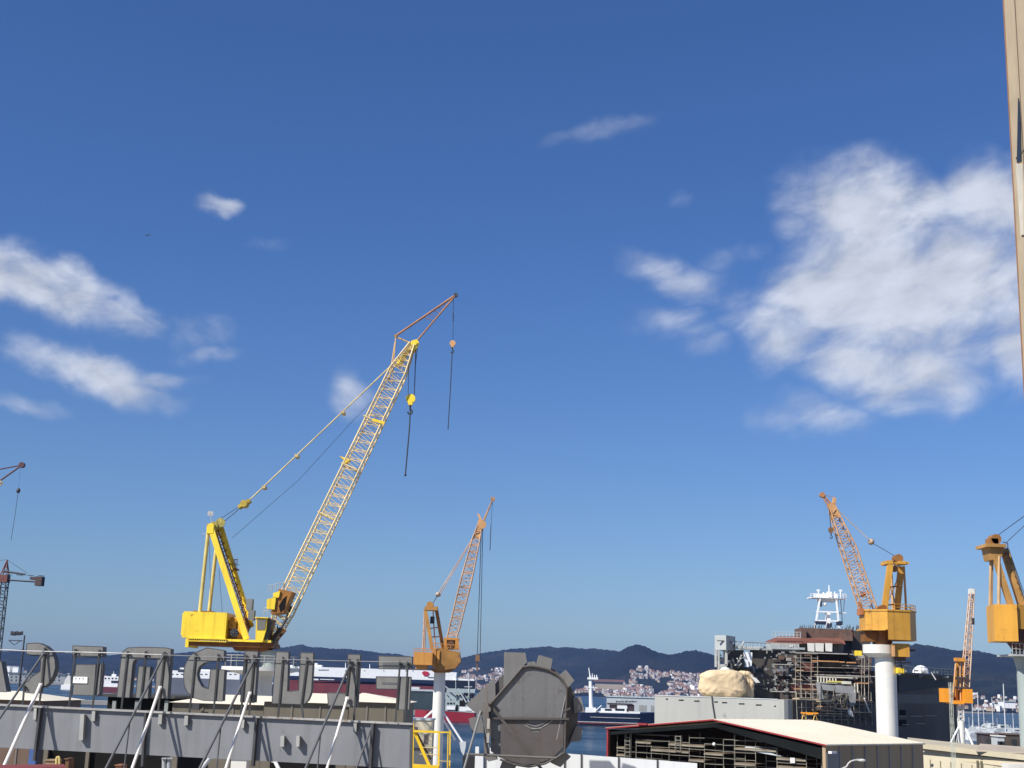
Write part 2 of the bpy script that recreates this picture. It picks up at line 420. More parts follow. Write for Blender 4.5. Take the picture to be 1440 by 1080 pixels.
def hill_mat():
    m = bpy.data.materials.new('wooded_hillside'); m.use_nodes = True; nt = m.node_tree; N = nt.nodes; L = nt.links
    b = N['Principled BSDF']; b.inputs['Roughness'].default_value = .9; b.inputs['Specular IOR Level'].default_value = .1
    tc = N.new('ShaderNodeTexCoord'); n1 = N.new('ShaderNodeTexNoise'); n1.inputs['Scale'].default_value = .006; n1.inputs['Detail'].default_value = 9; n1.inputs['Roughness'].default_value = .65
    L.new(tc.outputs['Object'], n1.inputs['Vector'])
    cr = N.new('ShaderNodeValToRGB'); e = cr.color_ramp.elements
    e[0].position = .35; e[0].color = (.004, .007, .006, 1); e[1].position = .76; e[1].color = (.035, .033, .022, 1)
    k = e.new(.52); k.color = (.008, .012, .009, 1)
    L.new(n1.outputs['Fac'], cr.inputs[0]); L.new(cr.outputs[0], b.inputs['Base Color'])
    return m
HM = hill_mat()
far = Hill([(-120, 928), (0, 916), (40, 914), (110, 921), (170, 921), (270, 918), (340, 918), (385, 912), (408, 909), (421, 907), (440, 911), (490, 914), (520, 917), (560, 921), (590, 927), (625, 930), (650, 925), (690, 917), (715, 913.5), (760, 910), (800, 911), (830, 912.5), (870, 916), (1000, 925), (1100, 930), (1180, 926), (1230, 920), (1262, 911), (1290, 907), (1310, 908.5), (1345, 914), (1385, 918), (1400, 920), (1440, 928), (1560, 940)],
           [(-120, 4300), (1150, 4300), (1290, 2700), (1560, 2500)], 1800, 3.1, 1.0)
near = Hill([(770, 975), (800, 962), (825, 946), (850, 930), (866, 920), (880, 911), (890, 907.5), (898, 906.5), (906, 909), (916, 914), (926, 919), (938, 921.5), (950, 920), (962, 916.5), (978, 914.5), (990, 918), (1005, 923), (1040, 934), (1090, 948), (1150, 972)],
            [(700, 4050), (1200, 4050)], 900, 9.7, .6)
far.build('hills', -120, 1560, 2.6, HM)
near.build('foothills', 772, 1148, 2.2, HM)

HAZE = 4.0e-5
hb = MB(); hb.box((0, 3900, 108.5), (14000, 9000, 219))
hm = bpy.data.materials.new('sea_haze'); hm.use_nodes = True; nt = hm.node_tree
for n_ in list(nt.nodes):
    if n_.type == 'BSDF_PRINCIPLED': nt.nodes.remove(n_)
pv = nt.nodes.new('ShaderNodeVolumePrincipled'); pv.inputs['Density'].default_value = HAZE
pv.inputs['Color'].default_value = (.28, .47, .98, 1); pv.inputs['Anisotropy'].default_value = .0
nt.links.new(pv.outputs[0], nt.nodes['Material Output'].inputs['Volume'])
structure('haze', hb, hm, 'stuff')

# ------------------------------------------------------------------ far town
def house_mesh(wm, w, d, h, gable=True):
    mb = MB(); mb.box((0, 0, h / 2 - 3), (w, d, h + 6))
    mb.cur = 1
    z = h + .02
    if gable:
        mb.add([(-w / 2 - .4, -d / 2 - .4, z), (w / 2 + .4, -d / 2 - .4, z), (w / 2 + .4, d / 2 + .4, z), (-w / 2 - .4, d / 2 + .4, z), (-w / 2, 0, z + d * .3), (w / 2, 0, z + d * .3)],
               [(0, 1, 5, 4), (3, 4, 5, 2), (0, 4, 3), (1, 2, 5), (0, 1, 2, 3)])
    else: mb.box((0, 0, z + .3), (w * .98, d * .98, .6))
    mb.cur = 2
    for k in range(2):
        for r_ in range(max(1, int(h // 3))):
            mb.box((-w / 4 + k * w / 2, -d / 2 - .03, 1.6 + r_ * 3), (1.5, .1, 1.5))
    return mb
hv = [house_mesh(0, 11, 9, 7).mesh('house_white', [housew, redroof, glass]), house_mesh(0, 15, 10, 6.5).mesh('house_ochre', [houseg, redroof, glass]),
      house_mesh(0, 13, 11, 13, False).mesh('house_block', [white_clean, wgrey, glass]), house_mesh(0, 9, 8, 5.5).mesh('house_small', [white_clean, redroof, glass]),
      house_mesh(0, 12, 9, 8, False).mesh('house_flat', [housew, concrete, glass])]
hl = ['tiny white two storey house with terracotta roof in far hillside town', 'tiny ochre house with terracotta roof in far hillside town', 'tiny white flat roofed apartment block in far hillside town',
      'tiny bright white cottage with terracotta roof in far hillside town', 'tiny off white flat roofed house in far hillside town']
hc = ['house', 'house', 'apartment block', 'house', 'house']
clusters = [(far, 640, 712, .0, .62, 330), (far, 530, 640, .0, .4, 120), (far, 425, 530, .0, .34, 90), (far, 0, 160, .0, .3, 60), (far, 712, 830, .0, .14, 60),
            (near, 810, 905, .0, .30, 150), (near, 885, 1000, .0, .64, 420), (near, 1000, 1080, 0, .5, 60), (far, 1350, 1450, .0, .30, 55), (far, 170, 425, 0, .25, 60)]
spots = []
rnd = random.Random(3)
for (hh, a, b, t0, t1, n) in clusters:
    for _ in range(int(n * 1.9)):
        px = rnd.uniform(a, b); t = t0 + (t1 - t0) * rnd.random() ** 1.35 + .012
        if mn.noise(Vector((px / 22, t * 9, 4.4))) < -.12: continue
        p = hh.pos(px, t); p.z += 1.5; spots.append((p, rnd.choice((0, 0, 1, 1, 1, 2, 3, 3, 4)), rnd.uniform(-.7, .7), rnd.uniform(.8, 1.35) * (.5 if p.y < 3400 else .68)))
rnd.shuffle(spots)
spots.sort(key=lambda q_: q_[0].y > 3400)
for p, k, rz, sc in spots[:290]:
    o = bpy.data.objects.new('hillside_house', hv[k]); C.objects.link(o); o.location = p; o.rotation_euler.z = rz; o.scale = (sc, sc, sc)
    props(o, hl[k], hc[k], 'houses of the far hillside town')
mb = MB()
for p, k, rz, sc in spots[290:]:
    me = hv[k]; m_ = Matrix.Translation(p) @ Matrix.Rotation(rz, 4, 'Z') @ Matrix.Scale(sc, 4); o_ = len(mb.v)
    mb.v += [m_ @ v.co for v in me.vertices]
    for pl in me.polygons:
        mb.f.append([o_ + i for i in pl.vertices]); mb.sm.append(False)
        mb.mi.append({0: (1 if k == 1 else 0), 1: (2 if k in (0, 1, 3) else 3), 2: 4}[pl.material_index])
o = structure('hillside_town', mb, [housew, houseg, redroof, wgrey, glass], 'stuff')
o['label'] = 'dense far hillside town of tiny white and terracotta houses'; o['category'] = 'town'
# long red roofed hall on the far shore
t_ = Thing('waterfront_hall', 'long low hall with red roof on the far shore below the hills', 'hall', at(857, 3990, 2))
t_.part('wall', MB().vb(838, 959, 876, 969, 3990, 30), houseg); t_.part('roof', MB().vb(836, 955.5, 878, 959.2, 3986, 38), redroof)

# ------------------------------------------------------------------ cranes
def rails(mb, pts, h, r, n=3):
    mb._new(); mb.lock = True
    for a, b in zip(pts, pts[1:]):
        a = Vector(a); b = Vector(b); up = Vector((0, 0, h))
        mb.tube(a + up, b + up, r, 4); mb.tube(a + up * .5, b + up * .5, r * .8, 4)
        for i in range(n + 1): p = a.lerp(b, i / n); mb.tube(p, p + up, r, 4)
    mb.lock = False

def hook_block(t, c, r, mat, hook_mat, parent=None):
    mb = MB(); mb.disc(c, r, r * .9, 18); mb.box(c - Vector((0, 0, r * .9)), (r * .9, r, r * .9)); o = t.part('hook_block', mb, mat, parent)
    hk = MB(); c2 = c - Vector((0, 0, r * 1.5)); hk.tube(c2, c2 - Vector((0, 0, r * .8)), r * .22)
    for k in range(6):
        a0, a1 = R(90 - k * 45), R(90 - (k + 1) * 45)
        q0 = c2 + Vector((math.cos(a0) * r * .5, 0, -r * 1.3 + math.sin(a0) * r * .5)); q1 = c2 + Vector((math.cos(a1) * r * .5, 0, -r * 1.3 + math.sin(a1) * r * .5))
        hk.tube(q0, q1, r * .17)
    t.part('hook', hk, hook_mat, o)
    return o

def main_crane():
    Y = 140.0; g = at(350, Y, 3.0)
    t = Thing('pedestal_crane', 'large yellow lattice boom crane with red jib on white pedestal behind the rooftop letters', 'crane', g)
    # pedestal
    top = W(350, 938, Y).z; mb = MB()
    mb.tube((g.x, Y, 3), (g.x, Y, top), 1.28, 40); mb.tube((g.x, Y, top - .9), (g.x, Y, top - .35), 1.3, 40, 3.6); mb.tube((g.x, Y, top - .35), (g.x, Y, top), 3.9, 40)
    ped = t.part('pedestal', mb, white)
    mb = MB(); zt = W(350, 914, Y).z; mb.tube((g.x + .9, Y, top), (g.x + .9, Y, zt), 1.0, 32); t.part('slewing_column', mb, greencol, ped)
    mb = MB(); rr = [(g.x + 3.7 * math.cos(R(a)), Y + 3.7 * math.sin(R(a)), top) for a in range(0, 361, 30)]; rails(mb, rr, 1.1, .035, 2); t.part('handrail', mb, galv, ped)
    # slewing platform
    mb = MB(); mb.vb(263, 903, 384, 909, Y - 2, 4.4); mb.poly([(326, 909), (384, 909), (372, 916), (330, 915)], Y - 1.3, 2.6)
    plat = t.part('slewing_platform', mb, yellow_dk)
    mb = MB(); mb.vb(318, 899.5, 381, 902.8, Y - 2.3, 4.8); mb.vb(264, 897.6, 318, 898.8, Y - 2.6, 5.2); mb.vb(264, 901.2, 318, 902.4, Y - 2.6, 5.2)
    for i in range(19): mb.vb(264 + i * 2.95, 897.6, 264.7 + i * 2.95, 902.4, Y - 2.62, .06)
    mb.vb(260.5, 898, 265, 910, Y - 2.3, 4.6); t.part('walkway', mb, yellow, plat)
    # counterweight house
    mb = MB(); mb.vb(257, 860.5, 318, 897.5, Y - 2.2, 4.4); mb.vb(255.6, 862, 257, 893, Y - 2.0, 4.0)
    hs = t.part('machinery_house', mb, yellow)
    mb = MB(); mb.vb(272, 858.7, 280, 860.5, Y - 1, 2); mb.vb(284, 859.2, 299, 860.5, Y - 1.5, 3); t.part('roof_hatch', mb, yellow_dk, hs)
    mb = MB(); mb.vb(318, 868, 344, 899.5, Y - .2, 2.2); mb.vb(322, 872, 332, 884, Y - 1.2, 1.0); mb.vb(334, 878, 343, 899, Y - 1.4, 1.2); t.part('winch_deck', mb, M('ochre_yellow_paint', (.62, .34, .03), .5, .3, 1.0, rust=RUST, rust_amt=.35))
    mb = MB(); c = W(331, 890, Y - 1.6); mb.disc(c, .32, 1.0, 18); mb.disc(c + Vector((0, -.55, 0)), .42, .06, 18)
    for a in range(0, 180, 45): mb.tube(c + Vector((math.cos(R(a)) * .38, -.62, math.sin(R(a)) * .38)), c - Vector((math.cos(R(a)) * .38, .62, math.sin(R(a)) * .38)), .04, 4)
    t.part('winch_drum', mb, steel)
    # cab
    mb = MB(); mb.poly([(360, 870), (376, 869), (374, 886), (369, 903), (359, 903)], Y - 2.6, 2.2); cab = t.part('operator_cab', mb, yellow)
    mb = MB(); mb.poly([(361.5, 871.5), (374.3, 871), (372, 885.5), (361.5, 885.5)], Y - 2.66, .05); t.part('side_window', mb, glass_gr, cab)
    mb = MB(); mb.poly([(376.6, 870.5), (384, 871), (378, 896), (370.5, 898)], Y - 2.3, 1.8); t.part('front_window', mb, M('brown_glass', (.07, .05, .03), .2), cab)
    mb = MB(); mb.vb(358, 867.8, 377, 869, Y - 2.8, 2.6); t.part('cab_roof', mb, yellow, cab)
    # boom
    pix = [(383, 903), (399, 859), (427, 800), (560, 523), (580, 484)]
    ch, lc, secs = boom(pix, Y, [.5, 1.85, 1.85, 1.75, .55], [2.2, 2.2, 2.1, 1.9, 1.1], [5, 4, 22, 5], .085, .032)
    for p in ((524, 592), (460, 726), (493, 658), (427, 800)):
        A = section(W(p[0], p[1], Y), (W(580, 484, Y) - W(383, 903, Y)).normalized(), 1.8, 2.05)
        for i in range(4): ch.tube(A[i], A[(i + 1) % 4], .075, 5)
    bm_ = t.part('boom', ch, yboom); t.part('boom_lacing', lc, yboom, bm_)
    mb = MB(); mb.poly([(557, 511), (579, 479), (586, 477), (589, 481), (583, 494), (578, 488), (563, 513)], Y - .5, 1.0); mb.disc(W(583, 484, Y), .28, 1.2); t.part('boom_head', mb, yellow, bm_)
    mb = MB(); mb.poly([(524, 588), (541, 593), (540, 596.5), (523, 592)], Y - 1.15, .15); mb.poly([(477, 641), (492, 646), (489, 649), (485, 651), (483, 646)], Y - .6, 1.2); t.part('boom_platform', mb, yellow, bm_)
    mb = MB(); A, B = secs[0], secs[1]
    for k in (0, 3): mb.bar(W(380, 906, Y) + Vector((0, A[k].y - Y, 0)), B[k].lerp(A[k], .5), .45, .25)
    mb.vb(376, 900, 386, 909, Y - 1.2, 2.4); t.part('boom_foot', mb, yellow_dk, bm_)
    mb = MB(); mb.tube(W(404, 868, Y - 1.2), W(383, 905, Y - 1.2), .12); mb.tube(W(410, 853, Y + 1.2), W(385, 905, Y + 1.2), .12)
    mb.path([W(390, 880, Y - 1.3), W(392, 890, Y - 1.4), W(386, 897, Y - 1.3), W(383, 904, Y - 1.2)], .07)
    t.part('hydraulic_hose', mb, steel, bm_)
    # ballast-like boom box
    mb = MB(); mb.poly([(392, 828), (411, 832), (398, 862), (381, 863)], Y - 1.4, 2.6); bx = t.part('boom_stop_box', mb, M('brown_yellow_panel', (.33, .14, .025), .6, .25, .8))
    mb = MB(); mb.poly([(375, 843), (388, 839), (386, 857), (375, 856)], Y - 1.6, 2.0); mb.poly([(384, 834), (394, 831), (392, 840), (384, 841)], Y - 1.6, 2.0); t.part('winch_cover', mb, yellow, bx)
    mb = MB(); mb.poly([(398, 842), (403, 838), (400, 856), (394, 861), (392, 852)], Y - 1.45, .05); t.part('opening', mb, black, bx)
    mb = MB(); rails(mb, [W(377, 833, Y - 1.2), W(398, 829, Y - 1.2)], .7, .03, 4); rails(mb, [W(371, 863, Y - 1.2), W(381, 864, Y - 1.2)], .6, .03, 2); t.part('handrail', mb, galv, bx)
    # jib and its mast
    mb = MB()
    for s in (-.35, .35):
        mb.tube(W(557, 472, Y + s), W(642, 414, Y + s * .2), .12); mb.tube(W(584, 482, Y + s), W(642, 414, Y + s * .2), .095)
        for k in range(7):
            a = W(557, 472, Y + s).lerp(W(642, 414, Y + s * .2), .45 + k * .08); b = W(584, 482, Y + s).lerp(W(642, 414, Y + s * .2), .45 + k * .08)
            mb.tube(a, b, .035, 4)
    for k in range(10):
        f = .1 + k * .085; mb.tube(W(584, 482, Y - .35).lerp(W(642, 414, Y - .07), f), W(584, 482, Y + .35).lerp(W(642, 414, Y + .07), f + .04), .03, 4)
    jb = t.part('jib', mb, redjib)
    mb = MB(); mb.disc(W(641, 415, Y), .22, .4); t.part('jib_sheave', mb, steel, jb)
    mb = MB()
    for s in (-.4, .4):
        mb.tube(W(557, 472, Y + s * .7), W(547, 537, Y + s * 1.6), .075); mb.tube(W(555, 473, Y + s * .7), W(581, 484, Y + s), .085); mb.tube(W(557, 472, Y + s), W(551, 540, Y + s * 2), .05)
    mb.tube(W(556, 472, Y - .5), W(556, 472, Y + .5), .17); mb.tube(W(551, 508, Y - .5), W(551, 508, Y + .5), .06); t.part('jib_mast', mb, M('jib_mast_paint', (.58, .37, .15), .5, .2, .6, rust=RUST, rust_amt=.2), jb)
    # A-frame
    mb = MB()
    mb.bar(W(295, 737, Y - 1.3), W(347, 899, Y - 1.7), .58, .45); mb.bar(W(311, 742, Y + 1.0), W(354, 882, Y + 1.5), .5, .4)
    mb.vb(290.5, 737, 300, 750, Y - 1.6, 3.2)
    fr = t.part('a_frame', mb, yellow)
    mb = MB(); mb.tube(W(293, 746, Y - 1.3), W(281, 861, Y - 1.5), .19, 10); mb.tube(W(304, 772, Y + 1.2), W(294, 861, Y + 1.4), .19, 10); t.part('back_stay', mb, M('pale_yellow_stay', (.62, .50, .16), .45), fr)
    mb = MB()
    for k in range(15):
        a = W(300 + k * 3.4, 748 + k * 10.3, Y - 1.2); b = W(309 + k * 3.1, 745 + k * 9.6, Y + 1.1); mb.tube(a, b, .06, 4)
        if k < 14: mb.tube(W(300 + k * 3.4, 748 + k * 10.3, Y - .9), W(309 + (k + 1) * 3.1, 745 + (k + 1) * 9.6, Y + .9), .045, 4)
    for s in (0, 1.0): mb.tube(W(303 + s * 4, 746, Y - .3 + s), W(350 + s * 2, 884, Y - .3 + s), .07, 5)
    t.part('ladder_lacing', mb, yellow_dk, fr)
    mb = MB()
    for k in (-.6, -.2, .2, .6): mb.disc(W(310, 735, Y + k), .48, .14, 20)
    mb.disc(W(303, 740, Y), .4, 1.6, 16); t.part('sheave', mb, M('sheave_olive', (.38, .32, .08), .5, .3, 2), fr)
    mb = MB(); mb.vb(346.5, 842, 354.5, 858, Y - 2, .9); mb.vb(349, 858, 357, 872, Y - 2.2, .9); t.part('electrical_cabinet', mb, M('grey_cabinet', (.2, .21, .2)), fr)
    mb = MB(); mb.ptube((299, 738), (295, 722), .035, Y); mb.vb(292, 719, 300, 725, Y, .08); mb.ptube((284, 751), (296, 751), .03, Y - 1.3); mb.ptube((327, 787), (335, 786), .03, Y + 1); mb.ptube((330, 795), (337, 794), .03, Y + 1); t.part('aerial', mb, galv, fr)
    mb = MB(); mb.vb(327, 799, 333, 801, Y, 1.4); rails(mb, [W(327, 799, Y), W(333, 799, Y)], .9, .03); t.part('rest_platform', mb, yellow_dk, fr)
    # pendants and ropes
    mb = MB()
    for s in (-.5, .5):
        mb.tube(W(582, 484, Y + s), W(347, 707, Y + s * .7), .075, 6)
    for p in ((483, 581), (418, 642), (372, 686)): mb.box(W(p[0], p[1], Y), (.35, 1.4, .28))
    pd_ = t.part('pendant_bar', mb, M('pendant_paint', (.56, .45, .2), .5, .2, 1, rust=RUST, rust_amt=.15))
    mb = MB(); mb.disc(W(344, 709, Y), .36, 1.3); mb.bar(W(336, 714, Y), W(352, 704, Y), .35, 1.1); t.part('bridle_block', mb, M('block_olive', (.45, .33, .05), .5, .3, 2), pd_)
    mb = MB()
    for s in (-.5, -.2, .2, .5): mb.tube(W(342, 711, Y + s), W(311, 737, Y + s), .035, 4); mb.tube(W(345, 707, Y + s), W(309, 730, Y + s), .03, 4)
    mb.path([W(552, 535, Y), W(495, 593, Y), W(420, 675, Y), W(326, 757, Y)], .022, 4); mb.path([W(545, 555, Y), W(492, 640, Y), W(430, 775, Y)], .016, 4)
    mb.tube(W(294, 756, Y + .3), W(297, 860, Y + .3), .02, 4); mb.tube(W(308, 800, Y + .8), W(313, 866, Y + .6), .02, 4); t.part('luffing_rope', mb, rope)
    mb = MB(); mb.tube(W(585, 489, Y - .2), W(582.5, 556, Y - .2), .05, 5); mb.tube(W(575, 503, Y + .2), W(574, 556, Y + .2), .03, 5); mb.tube(W(587, 490, Y + .3), W(583.5, 520, Y + .2), .03, 5)
    hr = t.part('hoist_rope', mb, rope); hook_block(t, W(577.5, 561, Y), .5, yellow, rope)
    mb = MB(); mb.path([W(577, 572, Y), W(576, 600, Y), W(570, 668, Y)], .075, 6); mb.path([W(577, 580, Y + .2), W(573.5, 630, Y + .2), W(570, 668, Y)], .05, 6); mb.ball(W(570, 668, Y), .14, 8); t.part('lifting_sling', mb, rope)
    mb = MB(); mb.tube(W(637.5, 419, Y), W(637, 478, Y), .026, 4); mb.tube(W(637.3, 440, Y), W(637.2, 452, Y), .06, 5); t.part('jib_rope', mb, rope)
    hook_block(t, W(636.5, 483, Y), .32, orboom, rope)
    mb = MB(); mb.path([W(636, 494, Y), W(633.5, 545, Y), W(630, 604, Y)], .05, 5); t.part('jib_sling', mb, rope)
main_crane()

def middle_crane():
    Y = 200.0; g = at(613, Y, 3.0); m = .1053
    t = Thing('quay_crane', 'orange crane with steep pale boom on braced white column left of the gear emblem', 'crane', g)
    ztop = W(619, 940, Y).z; gx = W(618, 960, Y).x
    mb = MB(); mb.tube((gx, Y, 3), (gx, Y, ztop), .92, 32, .82); ped = t.part('pedestal', mb, white)
    mb = MB(); mb.tube((gx + .6, Y, W(622, 1000, Y).z), W(652, 1046, Y), .16, 8); mb.tube((gx - .6, Y, W(608, 998, Y).z), W(588, 1018, Y - 1), .16, 8)
    mb.tube((gx, Y, W(622, 1000, Y).z), W(640, 1040, Y + 5), .14, 8); t.part('pedestal_brace', mb, white_clean, ped)
    mb = MB(); mb.poly([(646, 1044), (655, 1043), (655, 1050), (652, 1063), (648, 1056)], Y - .5, 1.2); t.part('brace_anchor', mb, wgrey, ped)
    mb = MB(); mb.vb(581.5, 917, 608, 935, Y - 3.3, 5.4); mb.vb(584, 935, 600, 941, Y - 2.9, 4.6); hs = t.part('counterweight_house', mb, orange)
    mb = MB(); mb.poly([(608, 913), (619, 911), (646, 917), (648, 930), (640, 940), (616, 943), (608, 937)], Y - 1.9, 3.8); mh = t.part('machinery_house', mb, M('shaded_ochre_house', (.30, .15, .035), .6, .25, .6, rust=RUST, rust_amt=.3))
    mb = MB(); mb.vb(608, 912, 613, 937, Y - 2.15, .25); mb.vb(614, 915, 618, 933, Y - 2.1, .2); t.part('house_door', mb, orange, mh)
    mb = MB(); rails(mb, [W(608, 913, Y - 1.9), W(646, 917, Y - 1.9)], .9, .045, 6); rails(mb, [W(582, 917, Y - 1.9), W(606, 917, Y - 1.9)], .5, .04, 4); t.part('handrail', mb, orange, mh)
    mb = MB(); mb.tube(W(622, 940, Y), W(622, 946, Y), 1.9, 24, 1.1); t.part('slewing_ring', mb, yellow_dk, mh)
    mb = MB(); mb.vb(624, 897, 645, 900, Y - 1.6, 3.2); mb.vb(624, 900, 628, 914, Y - 1.6, .5); mb.vb(640, 900, 645, 914, Y - 1.6, .5); mb.vb(626, 900, 643, 913, Y - .3, 1.9); cb = t.part('boom_seat', mb, orange)
    mb = MB(); mb.vb(629, 904, 637, 911, Y - 1.3, 1); mb.disc(W(634, 906, Y - 1.2), .5, .8); t.part('boom_winch', mb, M('dark_winch', (.12, .055, .03), .6), cb)
    ch, lc, secs = boom([(634, 902), (640, 880), (656, 815), (670, 757), (675, 738)], Y, [1.3, 1.5, 1.6, 1.1, .6], [1.6, 1.6, 1.6, 1.2, .8], [2, 6, 6, 2], .085, .05)
    b_ = t.part('boom', ch, salmon); t.part('boom_lacing', lc, salmon, b_)
    mb = MB(); mb.bar(W(671, 757, Y), W(677, 732, Y), .9, .9); mb.disc(W(678, 738, Y - .4), .6, .3); mb.poly([(671, 722), (674, 723), (680, 735), (677, 738)], Y - .4, .8); t.part('boom_head', mb, orboom, b_)
    mb = MB()
    for s in (-.3, .3): mb.tube(W(677, 738, Y + s), W(693, 702, Y), .11, 6); mb.tube(W(681, 733, Y + s), W(693, 702, Y), .09, 6)
    for k in range(5): mb.tube(W(678 + k * 3, 736 - k * 7, Y - .25), W(682 + k * 2.4, 731 - k * 6, Y + .25), .05, 4)
    mb.disc(W(693, 702, Y), .35, .4); t.part('jib', mb, M('jib_brown', (.38, .22, .13), .6, .2, .6, rust=RUST, rust_amt=.2))
    mb = MB()
    for s in (-.5, .5): mb.tube(W(670, 748, Y + s), W(617, 834, Y + s), .075, 5)
    for s in (-.5, .5): mb.tube(W(666, 757, Y + s), W(619, 836, Y + s), .05, 5)
    t.part('pendant_bar', mb, salmon)
    mb = MB(); mb.ball(W(616, 836, Y), .45, 10, (1, 1.4, .8)); t.part('bridle_block', mb, M('pale_block', (.42, .34, .27), .6, .3, 1))
    mb = MB()
    for s in (-.4, .4): mb.tube(W(615, 838, Y + s), W(607, 851, Y + s), .05, 4)
    mb.tube(W(677, 740, Y + .3), W(671, 928, Y + .3), .05, 4); mb.tube(W(679, 740, Y - .3), W(675, 928, Y - .3), .05, 4); mb.tube(W(692.5, 706, Y), W(690.5, 740, Y), .03, 4); mb.tube(W(690.5, 738, Y), W(689, 774, Y), .055, 4); t.part('hoist_rope', mb, rope)
    mb = MB(); mb.vb(668.5, 921, 674.5, 930, Y - .3, .6); mb.tube(W(671, 930, Y), W(671.5, 944, Y), .1, 5); t.part('hook_block', mb, M('brown_block', (.2, .11, .06)))
    mb = MB(); mb.bar(W(598, 857, Y - .9), W(608, 914, Y - 1.4), .5, .4); mb.bar(W(613, 853, Y + .9), W(623, 912, Y + 1.3), .5, .4)
    mb.vb(597, 853, 615, 858, Y - 1.2, 2.4); mb.disc(W(605, 851, Y), .5, 1.6)
    fr = t.part('a_frame', mb, M('brown_orange_frame', (.40, .20, .05), .5, .2, .6, rust=RUST, rust_amt=.3))
    mb = MB(); mb.tube(W(597, 860, Y - .9), W(594.5, 916, Y - 1.2), .12, 6); mb.tube(W(599, 860, Y + .9), W(597, 916, Y + 1.2), .1, 6)
    mb.tube(W(604, 884, Y - 1), W(618, 882, Y + 1), .09); mb.tube(W(606, 896, Y - 1), W(621, 895, Y + 1), .09); mb.tube(W(609, 858, Y), W(612, 912, Y), .1); t.part('back_stay', mb, salmon, fr)
    mb = MB(); mb.box(W(608, 872, Y), (.6, .8, 1.0)); t.part('rope_sheave', mb, steel, fr)
middle_crane()

